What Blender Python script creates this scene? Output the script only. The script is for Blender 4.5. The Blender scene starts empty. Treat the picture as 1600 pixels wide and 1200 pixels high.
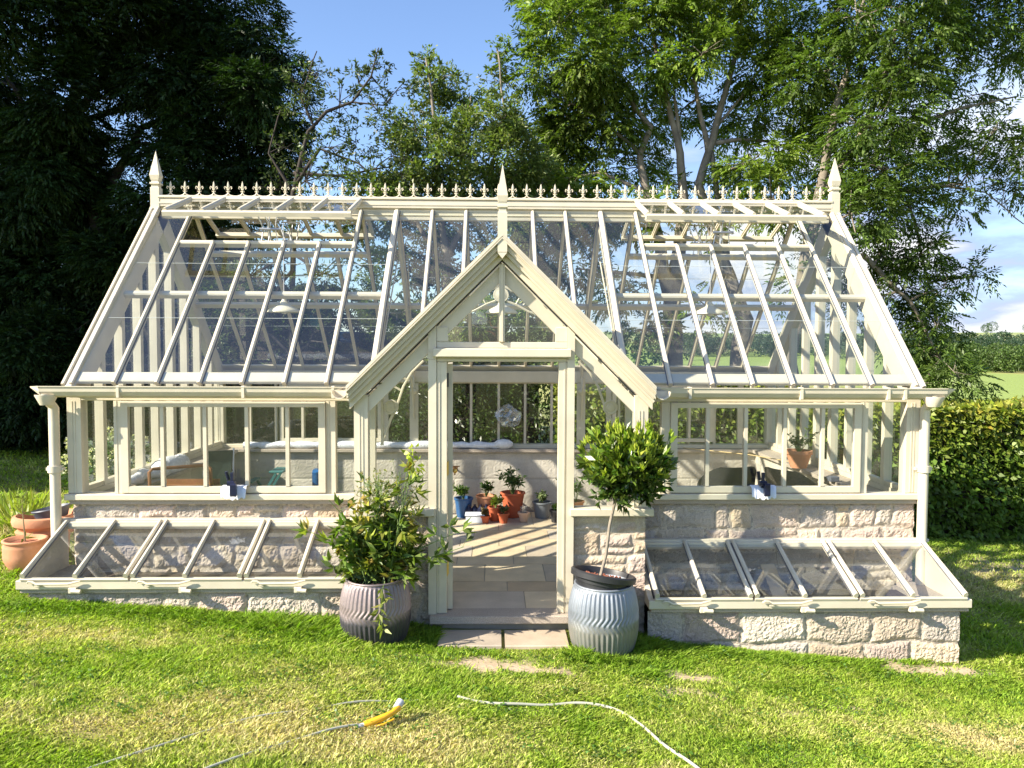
import bpy, math, random
import numpy as np
from mathutils import Vector, Matrix, noise as mnoise
sc = bpy.context.scene
R = math.radians

# ---------------------------------------------------------------- camera
yaw, pitch, roll = R(1.32), R(2.6), R(0.22)
fw = Vector((math.sin(yaw)*math.cos(pitch), math.cos(yaw)*math.cos(pitch), -math.sin(pitch)))
rt0 = Vector((math.cos(yaw), -math.sin(yaw), 0)); up0 = rt0.cross(fw)
rt = rt0*math.cos(roll) + up0*math.sin(roll); up = up0*math.cos(roll) - rt0*math.sin(roll)
cd = bpy.data.cameras.new('camera'); cam = bpy.data.objects.new('camera', cd); sc.collection.objects.link(cam)
m = Matrix((rt, up, -fw)).transposed().to_4x4(); m.translation = Vector((0, 0, 2.10)); cam.matrix_world = m
cd.sensor_width = 36; cd.lens = 27.0; cd.clip_start = 0.05; cd.clip_end = 6000
sc.camera = cam
# ---------------------------------------------------------------- sky, sun, exposure
TO_SUN = Vector((-1.4, -0.60, 1.0)).normalized()
SKY = 0.088; SUN = 5.0
w = bpy.data.worlds.new('World'); sc.world = w; w.use_nodes = True
nt = w.node_tree; nt.nodes.clear()
def N(nt, t, **k):
    n = nt.nodes.new(t)
    for a, v in k.items(): setattr(n, a, v)
    return n
def L(nt, a, b): nt.links.new(a, b)
out = N(nt, 'ShaderNodeOutputWorld'); bg = N(nt, 'ShaderNodeBackground'); bg.inputs[1].default_value = SKY
sky = N(nt, 'ShaderNodeTexSky', sky_type='NISHITA', sun_disc=False)
sky.sun_elevation = math.asin(TO_SUN.z); sky.sun_rotation = math.atan2(TO_SUN.x, TO_SUN.y)
sky.altitude = 100; sky.air_density = 1.0; sky.dust_density = 0.6; sky.ozone_density = 2.2
tc = N(nt, 'ShaderNodeTexCoord'); sep = N(nt, 'ShaderNodeSeparateXYZ'); L(nt, tc.outputs['Generated'], sep.inputs[0])
mp = N(nt, 'ShaderNodeMapping'); mp.inputs['Scale'].default_value = (3.2, 3.2, 11.0); mp.inputs['Location'].default_value = (0.35, 0.2, 0.62)
L(nt, tc.outputs['Generated'], mp.inputs[0])
nz = N(nt, 'ShaderNodeTexNoise'); nz.inputs['Scale'].default_value = 1.0; nz.inputs['Detail'].default_value = 9; nz.inputs['Roughness'].default_value = 0.55
L(nt, mp.outputs[0], nz.inputs['Vector'])
rp = N(nt, 'ShaderNodeValToRGB'); rp.color_ramp.elements[0].position = 0.34; rp.color_ramp.elements[1].position = 0.50
L(nt, nz.outputs[0], rp.inputs[0])
# clouds lie low over the valley, thinning out with height and to the left
mz = N(nt, 'ShaderNodeMapRange'); mz.inputs[1].default_value = 0.34; mz.inputs[2].default_value = 0.20; L(nt, sep.outputs[2], mz.inputs[0])
mx = N(nt, 'ShaderNodeMapRange'); mx.inputs[1].default_value = -0.05; mx.inputs[2].default_value = 0.30; L(nt, sep.outputs[0], mx.inputs[0])
m1 = N(nt, 'ShaderNodeMath', operation='MULTIPLY'); L(nt, mz.outputs[0], m1.inputs[0]); L(nt, mx.outputs[0], m1.inputs[1])
m2 = N(nt, 'ShaderNodeMath', operation='MULTIPLY'); L(nt, m1.outputs[0], m2.inputs[0]); L(nt, rp.outputs[0], m2.inputs[1])
rc = N(nt, 'ShaderNodeValToRGB'); rc.color_ramp.elements[0].position = 0.47; rc.color_ramp.elements[1].position = 0.60
rc.color_ramp.elements[0].color = (2.2, 2.9, 4.6, 1); rc.color_ramp.elements[1].color = (6.0, 6.0, 6.2, 1)
L(nt, nz.outputs[0], rc.inputs[0])
tint = N(nt, 'ShaderNodeMix', data_type='RGBA', blend_type='MULTIPLY'); tint.inputs[0].default_value = 1.0
tint.inputs[7].default_value = (1.12, 1.16, 1.28, 1)
L(nt, sky.outputs[0], tint.inputs[6])
mxc = N(nt, 'ShaderNodeMix', data_type='RGBA'); L(nt, m2.outputs[0], mxc.inputs[0]); L(nt, tint.outputs[2], mxc.inputs[6]); L(nt, rc.outputs[0], mxc.inputs[7])
L(nt, mxc.outputs[2], bg.inputs[0]); L(nt, bg.outputs[0], out.inputs[0])
sd = bpy.data.lights.new('sun', 'SUN'); sun = bpy.data.objects.new('sun', sd); sc.collection.objects.link(sun)
sd.energy = SUN; sd.angle = R(0.5); sd.color = (1.0, 0.90, 0.74)
sun.rotation_euler = TO_SUN.to_track_quat('Z', 'Y').to_euler(); sun.location = (-8, -4, 12)
sc.view_settings.view_transform = 'Standard'; sc.view_settings.look = 'None'
sc.view_settings.exposure = 1.28; sc.view_settings.gamma = 1
cy = sc.cycles
cy.max_bounces = 7; cy.diffuse_bounces = 3; cy.glossy_bounces = 3; cy.transmission_bounces = 4; cy.transparent_max_bounces = 40
cy.caustics_reflective = False; cy.caustics_refractive = False; cy.sample_clamp_indirect = 4.0
cy.use_denoising = True
try: cy.denoiser = 'OPENIMAGEDENOISE'
except Exception: pass

# ---------------------------------------------------------------- materials
def bsdf(m):
    for n in m.node_tree.nodes:
        if n.type == 'BSDF_PRINCIPLED': return n
def mat(name, col, rough=0.6, metal=0.0, spec=0.5, var=0.0, scale=6.0, bump=0.0, bscale=40.0, attr=False, speck=0.0, sscale=180.0, stain=0.0, stcol=(0.2, 0.17, 0.12)):
    m = bpy.data.materials.new(name); m.use_nodes = True; t = m.node_tree; b = bsdf(m)
    b.inputs['Roughness'].default_value = rough; b.inputs['Metallic'].default_value = metal
    b.inputs['Specular IOR Level'].default_value = spec
    c = tuple(col) + (1,)
    b.inputs['Base Color'].default_value = c
    tcn = N(t, 'ShaderNodeTexCoord'); vec = tcn.outputs['Object']
    if attr:
        a = N(t, 'ShaderNodeAttribute', attribute_name='Col'); cur = a.outputs['Color']
    else:
        rgb = N(t, 'ShaderNodeRGB'); rgb.outputs[0].default_value = c; cur = rgb.outputs[0]
    def mult(cur, fac_out, lo, hi):
        mr = N(t, 'ShaderNodeMapRange'); mr.inputs[1].default_value = 0.3; mr.inputs[2].default_value = 0.7
        mr.inputs[3].default_value = lo; mr.inputs[4].default_value = hi; L(t, fac_out, mr.inputs[0])
        v = N(t, 'ShaderNodeVectorMath', operation='SCALE'); L(t, cur, v.inputs[0]); L(t, mr.outputs[0], v.inputs['Scale'])
        return v.outputs[0]
    if var:
        n = N(t, 'ShaderNodeTexNoise'); n.inputs['Scale'].default_value = scale; n.inputs['Detail'].default_value = 6; L(t, vec, n.inputs['Vector'])
        cur = mult(cur, n.outputs[0], 1-var, 1+var)
        mr = N(t, 'ShaderNodeMapRange'); mr.inputs[3].default_value = max(0.02, rough-0.12); mr.inputs[4].default_value = min(1, rough+0.12)
        L(t, n.outputs[0], mr.inputs[0]); L(t, mr.outputs[0], b.inputs['Roughness'])
    if speck:
        n = N(t, 'ShaderNodeTexNoise'); n.inputs['Scale'].default_value = sscale; n.inputs['Detail'].default_value = 3; n.inputs['Roughness'].default_value = 0.7; L(t, vec, n.inputs['Vector'])
        cur = mult(cur, n.outputs[0], 1-speck, 1+speck)
    if stain:
        n = N(t, 'ShaderNodeTexNoise'); n.inputs['Scale'].default_value = scale*0.7; n.inputs['Detail'].default_value = 8; n.inputs['Roughness'].default_value = 0.7; L(t, vec, n.inputs['Vector'])
        mr = N(t, 'ShaderNodeMapRange'); mr.inputs[1].default_value = 0.5; mr.inputs[2].default_value = 0.75; mr.inputs[4].default_value = stain; L(t, n.outputs[0], mr.inputs[0])
        mx = N(t, 'ShaderNodeMix', data_type='RGBA'); L(t, mr.outputs[0], mx.inputs[0]); L(t, cur, mx.inputs[6]); mx.inputs[7].default_value = tuple(stcol)+(1,)
        cur = mx.outputs[2]
    L(t, cur, b.inputs['Base Color'])
    if bump:
        n = N(t, 'ShaderNodeTexNoise'); n.inputs['Scale'].default_value = bscale; n.inputs['Detail'].default_value = 8; n.inputs['Roughness'].default_value = 0.6; L(t, vec, n.inputs['Vector'])
        bp = N(t, 'ShaderNodeBump'); bp.inputs['Strength'].default_value = bump; bp.inputs['Distance'].default_value = 0.01
        L(t, n.outputs[0], bp.inputs['Height']); L(t, bp.outputs[0], b.inputs['Normal'])
    return m
def leafmat(name, trans=0.35, rough=0.45, spec=0.4):
    m = bpy.data.materials.new(name); m.use_nodes = True; t = m.node_tree; b = bsdf(m)
    a = N(t, 'ShaderNodeAttribute', attribute_name='Col'); L(t, a.outputs['Color'], b.inputs['Base Color'])
    b.inputs['Roughness'].default_value = rough; b.inputs['Specular IOR Level'].default_value = spec
    tr = N(t, 'ShaderNodeBsdfTranslucent')
    v = N(t, 'ShaderNodeVectorMath', operation='MULTIPLY'); v.inputs[1].default_value = (1.25, 1.5, 0.5); L(t, a.outputs['Color'], v.inputs[0]); L(t, v.outputs[0], tr.inputs[0])
    mx = N(t, 'ShaderNodeMixShader'); mx.inputs[0].default_value = trans
    o = [n for n in t.nodes if n.type == 'OUTPUT_MATERIAL'][0]
    L(t, b.outputs[0], mx.inputs[1]); L(t, tr.outputs[0], mx.inputs[2]); L(t, mx.outputs[0], o.inputs[0])
    return m
def glassmat(name, tint=(0.93, 0.96, 0.95), ior=1.5, boost=1.0, dirt=0.0):
    m = bpy.data.materials.new(name); m.use_nodes = True; t = m.node_tree; t.nodes.clear()
    o = N(t, 'ShaderNodeOutputMaterial'); tr = N(t, 'ShaderNodeBsdfTransparent'); tr.inputs[0].default_value = tint+(1,)
    gl = N(t, 'ShaderNodeBsdfGlossy'); gl.inputs['Roughness'].default_value = 0.0; gl.inputs[0].default_value = (0.95, 0.97, 1, 1)
    lw_ = N(t, 'ShaderNodeLayerWeight'); lw_.inputs[0].default_value = 0.5      # Schlick reflectance, the same from both sides of the pane
    p5 = N(t, 'ShaderNodeMath', operation='POWER'); p5.inputs[1].default_value = 5.0; L(t, lw_.outputs['Facing'], p5.inputs[0])
    ma = N(t, 'ShaderNodeMath', operation='MULTIPLY_ADD'); ma.inputs[1].default_value = 0.92; ma.inputs[2].default_value = 0.07*boost; L(t, p5.outputs[0], ma.inputs[0])
    mu = N(t, 'ShaderNodeMath', operation='MINIMUM'); mu.inputs[1].default_value = 1.0; L(t, ma.outputs[0], mu.inputs[0])
    mx = N(t, 'ShaderNodeMixShader'); L(t, mu.outputs[0], mx.inputs[0]); L(t, tr.outputs[0], mx.inputs[1]); L(t, gl.outputs[0], mx.inputs[2])
    cur = mx.outputs[0]
    if dirt:
        df = N(t, 'ShaderNodeBsdfDiffuse'); df.inputs[0].default_value = (0.75, 0.75, 0.72, 1)
        tcn = N(t, 'ShaderNodeTexCoord'); n = N(t, 'ShaderNodeTexNoise'); n.inputs['Scale'].default_value = 2.5; n.inputs['Detail'].default_value = 7; L(t, tcn.outputs['Object'], n.inputs['Vector'])
        mr = N(t, 'ShaderNodeMapRange'); mr.inputs[1].default_value = 0.35; mr.inputs[2].default_value = 0.75; mr.inputs[3].default_value = dirt*0.4; mr.inputs[4].default_value = dirt*1.6; L(t, n.outputs[0], mr.inputs[0])
        m3 = N(t, 'ShaderNodeMixShader'); L(t, mr.outputs[0], m3.inputs[0]); L(t, cur, m3.inputs[1]); L(t, df.outputs[0], m3.inputs[2]); cur = m3.outputs[0]
    L(t, cur, o.inputs[0])
    return m
def two_tone(m, z0, low, high, wob=0.05):
    """old water line: the lower part of the metal has weathered to another colour"""
    t = m.node_tree; b = bsdf(m); src = b.inputs['Base Color'].links[0].from_socket
    tcn = N(t, 'ShaderNodeTexCoord'); sp = N(t, 'ShaderNodeSeparateXYZ'); L(t, tcn.outputs['Object'], sp.inputs[0])
    n = N(t, 'ShaderNodeTexNoise'); n.inputs['Scale'].default_value = 9; L(t, tcn.outputs['Object'], n.inputs['Vector'])
    ad = N(t, 'ShaderNodeMath', operation='MULTIPLY_ADD'); ad.inputs[1].default_value = wob*2; L(t, n.outputs[0], ad.inputs[0]); L(t, sp.outputs[2], ad.inputs[2])
    mr = N(t, 'ShaderNodeMapRange'); mr.inputs[1].default_value = z0+wob-.03; mr.inputs[2].default_value = z0+wob+.03; L(t, ad.outputs[0], mr.inputs[0])
    mx = N(t, 'ShaderNodeMix', data_type='RGBA'); mx.inputs[6].default_value = tuple(low)+(1,); mx.inputs[7].default_value = tuple(high)+(1,); L(t, mr.outputs[0], mx.inputs[0])
    v = N(t, 'ShaderNodeMix', data_type='RGBA', blend_type='MULTIPLY'); v.inputs[0].default_value = 1; L(t, src, v.inputs[6]); L(t, mx.outputs[2], v.inputs[7]); L(t, v.outputs[2], b.inputs['Base Color'])
M = {}
M['cream'] = mat('cream_paint', (0.62, 0.56, 0.435), 0.45, var=0.07, scale=5, bump=0.05, bscale=220, stain=0.22, stcol=(0.40, 0.37, 0.27))
M['cream2'] = mat('cast_cream_paint', (0.62, 0.56, 0.435), 0.45, var=0.06, scale=14)
M['glass'] = glassmat('roof_glass', boost=1.5, dirt=0.012)
M['wglass'] = glassmat('window_glass', dirt=0.006)
M['cglass'] = glassmat('cold_frame_glass', boost=2.2, dirt=0.03)
M['stone'] = mat('rock_faced_granite', (1, 1, 1), 0.88, attr=True, speck=0.40, sscale=190, var=0.12, scale=9, bump=1.0, bscale=150)
M['coping'] = mat('sawn_granite', (0.40, 0.34, 0.28), 0.8, speck=0.45, sscale=170, var=0.08, bump=0.3, bscale=120)
M['block'] = mat('concrete_block', (1, 1, 1), 0.92, attr=True, speck=0.12, sscale=120, var=0.12, scale=4, bump=0.4, bscale=110)
M['paving'] = mat('sandstone_paving', (1, 1, 1), 0.42, attr=True, var=0.13, scale=5, bump=0.15, bscale=25, speck=0.06, sscale=60)
M['zinc'] = mat('galvanised_zinc', (0.24, 0.265, 0.29), 0.50, metal=0.45, var=0.18, scale=5, stain=0.5, stcol=(0.34, 0.33, 0.31), bump=0.1)
M['zinc2'] = mat('weathered_zinc', (0.20, 0.185, 0.185), 0.5, metal=0.5, var=0.25, scale=4, stain=0.7, stcol=(0.13, 0.12, 0.12), bump=0.15)
two_tone(M['zinc2'], 0.13, (0.42, 0.44, 0.50), (1.35, 1.2, 1.2)); two_tone(M['zinc'], 0.08, (1.0, 0.92, 0.80), (0.96, 0.98, 1.04))
M['steel'] = mat('grey_steel', (0.45, 0.46, 0.48), 0.35, metal=0.8)
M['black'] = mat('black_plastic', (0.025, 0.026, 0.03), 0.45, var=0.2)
M['slate'] = mat('slate_plastic', (0.09, 0.10, 0.13), 0.5, var=0.15)
M['terra'] = mat('terracotta', (0.52, 0.24, 0.13), 0.85, var=0.14, scale=9, bump=0.2, stain=0.35, stcol=(0.55, 0.36, 0.26))
M['redpot'] = mat('red_terracotta', (0.48, 0.11, 0.045), 0.7, var=0.1, scale=9)
M['rust'] = mat('rusty_clay', (0.25, 0.085, 0.05), 0.8, var=0.2, scale=12)
M['palepot'] = mat('pale_clay', (0.62, 0.42, 0.30), 0.85, var=0.1)
M['greypot'] = mat('grey_plastic', (0.17, 0.19, 0.21), 0.6, var=0.1)
M['bluepot'] = mat('blue_plastic', (0.02, 0.09, 0.24), 0.4)
M['soil'] = mat('soil', (0.06, 0.04, 0.028), 0.95, var=0.4, scale=30, bump=1.0, bscale=60)
M['bark'] = mat('bark', (0.20, 0.17, 0.135), 0.9, var=0.35, scale=5, bump=0.8, bscale=18, stain=0.5, stcol=(0.42, 0.37, 0.31))
M['bark2'] = mat('dark_bark', (0.040, 0.032, 0.026), 0.9, var=0.3, scale=7, bump=0.6, bscale=20)
M['stem'] = mat('plant_stem', (0.20, 0.17, 0.09), 0.8, var=0.2)
M['gstem'] = mat('green_stem', (0.13, 0.20, 0.05), 0.7, var=0.2)
M['baybark'] = mat('bay_stem_bark', (0.27, 0.23, 0.18), 0.85, var=0.2, scale=20, bump=0.3)
M['leaf'] = leafmat('leaf'); M['gloss'] = leafmat('glossy_leaf', 0.22, 0.28, 0.6); M['grass'] = leafmat('grass_blade', 0.30, 0.55, 0.3)
M['dleaf'] = leafmat('dark_leaf', 0.22, 0.5, 0.3)
M['brass'] = mat('brass', (0.78, 0.52, 0.14), 0.3, metal=0.9)
M['bronze'] = mat('bronze_tap', (0.30, 0.17, 0.08), 0.4, metal=0.7)
M['lampw'] = mat('lamp_enamel', (0.72, 0.67, 0.52), 0.35)
M['bulb'] = mat('lamp_glass', (0.8, 0.8, 0.78), 0.2)
M['navy'] = mat('navy_plastic', (0.006, 0.009, 0.035), 0.35)
M['cloth'] = mat('white_cloth', (0.72, 0.76, 0.84), 0.8)
M['wrap'] = mat('bubble_wrap', (0.74, 0.76, 0.80), 0.25, var=0.06, scale=30, bump=1.0, bscale=55)
M['wood'] = mat('orange_wood', (0.24, 0.11, 0.05), 0.5, var=0.2, scale=12)
M['palewood'] = mat('pale_board', (0.62, 0.44, 0.26), 0.6, var=0.12, scale=8)
M['wicker'] = mat('brown_wicker', (0.11, 0.085, 0.07), 0.75, var=0.3, scale=40, bump=1.0, bscale=90)
M['chairblk'] = mat('charcoal_weave', (0.014, 0.015, 0.016), 0.75, var=0.2, scale=50, bump=0.5)
M['green'] = mat('green_canvas', (0.025, 0.045, 0.04), 0.8, var=0.15)
M['teal'] = mat('teal_plastic', (0.04, 0.15, 0.16), 0.45)
M['bluec'] = mat('blue_container', (0.01, 0.10, 0.30), 0.35)
M['hose'] = mat('pale_hose', (0.46, 0.45, 0.36), 0.5, var=0.1)
M['yellow'] = mat('orange_yellow_plastic', (0.80, 0.42, 0.02), 0.4)
M['greyp'] = mat('light_grey_plastic', (0.5, 0.5, 0.52), 0.4)
M['bag'] = glassmat('clear_plastic', (0.86, 0.88, 0.9), 1.4, 1.5, 0.20)
M['ground'] = mat('ground', (1, 1, 1), 0.95, attr=True, var=0.18, scale=3, bump=0.7, bscale=30, speck=0.2, sscale=45)
M['lap'] = mat('glass_edge', (0.5, 0.55, 0.55), 0.3)
M['straw'] = mat('cane', (0.48, 0.36, 0.18), 0.7)

# ---------------------------------------------------------------- mesh helpers
def nv(v): return Vector(v)
class MB:
    def __init__(s): s.v = []; s.f = []; s.c = []; s.cur = None; s.marks = [(0, 0)]
    def cut(s): s.marks.append((len(s.v), len(s.f)))
    def build_each(s, *a, **k):
        """one object for each stretch between cut() marks"""
        mk = s.marks+[(len(s.v), len(s.f))]
        for (v0, f0), (v1, f1) in zip(mk[:-1], mk[1:]):
            if v1 == v0: continue
            q = MB(); q.cur = s.cur; q.v = s.v[v0:v1]; q.c = s.c[v0:v1]; q.f = [tuple(i-v0 for i in f) for f in s.f[f0:f1]]; q.build(*a, **k)
    def add(s, vs, fs):
        o = len(s.v); s.v += [tuple(v) for v in vs]; s.f += [tuple(i+o for i in f) for f in fs]
        s.c += [s.cur or (1, 1, 1)]*len(vs)
        return s
    def box(s, x0, x1, y0, y1, z0, z1, ch=0.0):
        if ch > 0:
            prof = [(y0+ch, z0), (y1-ch, z0), (y1, z0+ch), (y1, z1-ch), (y1-ch, z1), (y0+ch, z1), (y0, z1-ch), (y0, z0+ch)]
            n = 8; vs = [(x0, a, b) for a, b in prof]+[(x1, a, b) for a, b in prof]
            fs = [(i, (i+1) % n, (i+1) % n+n, i+n) for i in range(n)]+[tuple(range(n))[::-1], tuple(range(n, 2*n))]
            return s.add(vs, fs)
        vs = [(x, y, z) for x in (x0, x1) for y in (y0, y1) for z in (z0, z1)]
        return s.add(vs, [(0, 1, 3, 2), (4, 6, 7, 5), (0, 4, 5, 1), (2, 3, 7, 6), (0, 2, 6, 4), (1, 5, 7, 3)])
    def prism(s, poly, y0, y1, axis='y'):
        n = len(poly)
        if axis == 'y': vs = [(a, y0, b) for a, b in poly]+[(a, y1, b) for a, b in poly]
        elif axis == 'x': vs = [(y0, a, b) for a, b in poly]+[(y1, a, b) for a, b in poly]
        else: vs = [(a, b, y0) for a, b in poly]+[(a, b, y1) for a, b in poly]
        return s.add(vs, [tuple(range(n))[::-1], tuple(range(n, 2*n))]+[(i, (i+1) % n, (i+1) % n+n, i+n) for i in range(n)])
    def beam(s, p0, p1, w, h, upv=(0, 0, 1), prof=None):
        """bar from p0 to p1; w across, h along upv, its top face passes through the line"""
        p0, p1 = nv(p0), nv(p1); d = (p1-p0).normalized(); u = nv(upv); u = (u-d*u.dot(d)).normalized(); sd_ = d.cross(u)
        if prof is None:
            c = min(w, h)*0.22
            prof = [(-w/2, -h), (w/2, -h), (w/2, -c), (w/2-c, 0), (-w/2+c, 0), (-w/2, -c)]
        n = len(prof); vs = [p0+sd_*a+u*b for a, b in prof]+[p1+sd_*a+u*b for a, b in prof]
        return s.add(vs, [tuple(range(n))[::-1], tuple(range(n, 2*n))]+[(i, (i+1) % n, (i+1) % n+n, i+n) for i in range(n)])
    def tube(s, pts, rad, n=8, cap=True):
        pts = [nv(p) for p in pts]; k = len(pts)
        if not hasattr(rad, '__len__'): rad = [rad]*k
        vs = []; d0 = None; ref = None
        for i, p in enumerate(pts):
            d = (pts[min(i+1, k-1)]-pts[max(i-1, 0)]).normalized()
            if ref is None:
                ref = Vector((0, 0, 1)) if abs(d.z) < 0.9 else Vector((1, 0, 0))
            a = (ref-d*ref.dot(d)).normalized(); ref = a; b = d.cross(a)
            for j in range(n):
                t = 2*math.pi*j/n; vs.append(p+(a*math.cos(t)+b*math.sin(t))*rad[i])
        fs = [(i*n+j, i*n+(j+1) % n, (i+1)*n+(j+1) % n, (i+1)*n+j) for i in range(k-1) for j in range(n)]
        if cap: fs += [tuple(range(n))[::-1], tuple(range((k-1)*n, k*n))]
        return s.add(vs, fs)
    def lathe(s, prof, c=(0, 0, 0), n=32, tilt=None, caps=True):
        vs = []; k = len(prof); c = nv(c)
        for (r, z) in prof:
            for j in range(n):
                t = 2*math.pi*j/n; v = Vector((r*math.cos(t), r*math.sin(t), z))
                if tilt is not None: v = tilt @ v
                vs.append(c+v)
        fs = [(i*n+j, i*n+(j+1) % n, (i+1)*n+(j+1) % n, (i+1)*n+j) for i in range(k-1) for j in range(n)]
        if caps and prof[0][0] > 1e-6: fs.append(tuple(range(n))[::-1])
        if caps and prof[-1][0] > 1e-6: fs.append(tuple(range((k-1)*n, k*n)))
        return s.add(vs, fs)
    def ball(s, c, r, n=10, sc_=(1, 1, 1)):
        vs = [(c[0], c[1], c[2]-r*sc_[2])]; k = max(4, n//2)
        for i in range(1, k):
            a = -math.pi/2+math.pi*i/k
            for j in range(n):
                t = 2*math.pi*j/n; vs.append((c[0]+r*sc_[0]*math.cos(a)*math.cos(t), c[1]+r*sc_[1]*math.cos(a)*math.sin(t), c[2]+r*sc_[2]*math.sin(a)))
        vs.append((c[0], c[1], c[2]+r*sc_[2])); fs = []
        for j in range(n): fs.append((0, 1+(j+1) % n, 1+j))
        for i in range(k-2):
            for j in range(n): fs.append((1+i*n+j, 1+i*n+(j+1) % n, 1+(i+1)*n+(j+1) % n, 1+(i+1)*n+j))
        e = len(vs)-1
        for j in range(n): fs.append((e, 1+(k-2)*n+j, 1+(k-2)*n+(j+1) % n))
        return s.add(vs, fs)
    def build(s, name, m, parent=None, smooth=False, fix=True):
        me = bpy.data.meshes.new(name); me.from_pydata(s.v, [], s.f); me.materials.append(m)
        if s.cur is not None or any(c != (1, 1, 1) for c in s.c[:1]):
            ca = me.color_attributes.new('Col', 'FLOAT_COLOR', 'POINT')
            ca.data.foreach_set('color', np.hstack([np.array(s.c, dtype=np.float32), np.ones((len(s.c), 1), np.float32)]).ravel())
        if fix:
            import bmesh
            bm = bmesh.new(); bm.from_mesh(me); bmesh.ops.recalc_face_normals(bm, faces=bm.faces); bm.to_mesh(me); bm.free()
        if smooth:
            me.polygons.foreach_set('use_smooth', [True]*len(me.polygons))
        me.update()
        o = bpy.data.objects.new(name, me); sc.collection.objects.link(o)
        if smooth and smooth != 'all':
            try: me.set_sharp_from_angle(angle=R(38))
            except Exception: pass
        if parent is not None:
            o.parent = parent; o.matrix_parent_inverse = parent.matrix_world.inverted() if False else Matrix.Translation(-parent.location)
        return o
def tag(o, label=None, cat=None, group=None, kind=None):
    if label: o['label'] = label
    if cat: o['category'] = cat
    if group: o['group'] = group
    if kind: o['kind'] = kind
    return o
def thing(name, loc, label, cat, group=None):
    o = bpy.data.objects.new(name, None); o.location = loc; o.empty_display_size = 0.2; sc.collection.objects.link(o)
    return tag(o, label, cat, group)
def pane(name, poly, m, parent):
    b = MB(); b.add(poly, [tuple(range(len(poly)))]); return b.build(name, m, parent, fix=False)

def copy_tree(root, loc, label=None):
    c = root.copy(); sc.collection.objects.link(c); c.location = loc
    if label: c['label'] = label
    for ch in list(root.children):
        k = ch.copy(); sc.collection.objects.link(k); k.parent = c
        for g in list(ch.children):
            q = g.copy(); sc.collection.objects.link(q); q.parent = k
    return c
# leaves: big numpy batches of folded diamond leaves with their own colours
class Leaves:
    def __init__(s, seed): s.r = np.random.default_rng(seed); s.V = []; s.C = []
    def add(s, P, D, ln, wd, col, cvar=0.18, fold=0.25, flat=None):
        n = len(P); r = s.r
        D = D/np.maximum(np.linalg.norm(D, axis=1, keepdims=True), 1e-6)
        A = r.normal(size=(n, 3)) if flat is None else np.tile(np.array(flat, float), (n, 1))+r.normal(size=(n, 3))*0.45
        S = np.cross(D, A); S /= np.maximum(np.linalg.norm(S, axis=1, keepdims=True), 1e-6); Nn = np.cross(S, D)
        ln = (np.ones(n)*ln*r.uniform(0.75, 1.2, n))[:, None]; wd = (np.ones(n)*wd*r.uniform(0.8, 1.15, n))[:, None]
        base = P; mid = P+D*ln*0.45-Nn*ln*0.0; tip = P+D*ln-Nn*ln*0.12
        v = np.stack([base, mid+S*wd/2+Nn*wd*fold, tip, mid-S*wd/2+Nn*wd*fold], axis=1)
        s.V.append(v.reshape(-1, 3))
        c = np.asarray(col, float); c = np.tile(c, (n, 1)) if c.ndim == 1 else c
        c = c*(1+r.normal(size=(n, 1))*cvar)*(1+r.normal(size=(n, 3))*cvar*0.25)
        s.C.append(np.repeat(np.clip(c, 0.004, 0.9), 4, axis=0))
    def pinnate(s, P, D, L_, n_pairs, ll, lw, col, cvar=0.18):
        n = len(P); r = s.r
        D = D/np.maximum(np.linalg.norm(D, axis=1, keepdims=True), 1e-6)
        A = np.tile([0, 0, 1.0], (n, 1))+r.normal(size=(n, 3))*0.5; S = np.cross(D, A); S /= np.linalg.norm(S, axis=1, keepdims=True)
        tone = 1+r.normal(size=(n, 1))*cvar
        c = np.asarray(col, float); c = np.tile(c, (n, 1)) if c.ndim == 1 else c
        c = c*tone
        for k in range(n_pairs):
            t = 0.3+0.65*k/n_pairs
            Q = P+D*L_*t; Q[:, 2] -= L_*0.25*t*t
            for sg in (1, -1):
                s.add(Q, D*0.75+S*sg*0.8+np.array([0, 0, -0.25]), ll, lw, c, 0.08, flat=(0, 0, 1))
        s.add(P+D*L_*0.95-np.array([0, 0, L_*0.22]), D+np.array([0, 0, -0.3]), ll, lw, c, 0.08, flat=(0, 0, 1))
    def build(s, name, m, parent=None):
        V = np.concatenate(s.V).astype(np.float32); C = np.concatenate(s.C).astype(np.float32); n = len(V)//4
        me = bpy.data.meshes.new(name); me.vertices.add(len(V)); me.vertices.foreach_set('co', V.ravel())
        me.loops.add(n*4); me.loops.foreach_set('vertex_index', np.arange(n*4, dtype=np.int32))
        me.polygons.add(n); me.polygons.foreach_set('loop_start', np.arange(0, n*4, 4, dtype=np.int32))
        try: me.polygons.foreach_set('loop_total', np.full(n, 4, dtype=np.int32))
        except Exception: pass
        ca = me.color_attributes.new('Col', 'FLOAT_COLOR', 'POINT')
        ca.data.foreach_set('color', np.hstack([C, np.ones((len(C), 1), np.float32)]).ravel())
        me.materials.append(m); me.update(); me.validate()
        o = bpy.data.objects.new(name, me); sc.collection.objects.link(o)
        if parent is not None:
            o.parent = parent; o.matrix_parent_inverse = Matrix.Translation(-parent.location)
        return o
def in_ball(r, n, c, rad, shell=0.45):
    d = r.normal(size=(n, 3)); d /= np.linalg.norm(d, axis=1, keepdims=True)
    q = r.uniform(shell**3, 1, n)**(1/3)
    return np.array(c)+d*q[:, None]*np.array(rad), d
def fbm(p, o=3):
    v = 0; a = 1; f = 1; t = 0
    for _ in range(o): v += a*mnoise.noise(nv(p)*f); t += a; a *= 0.5; f *= 2.1
    return v/t

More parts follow.
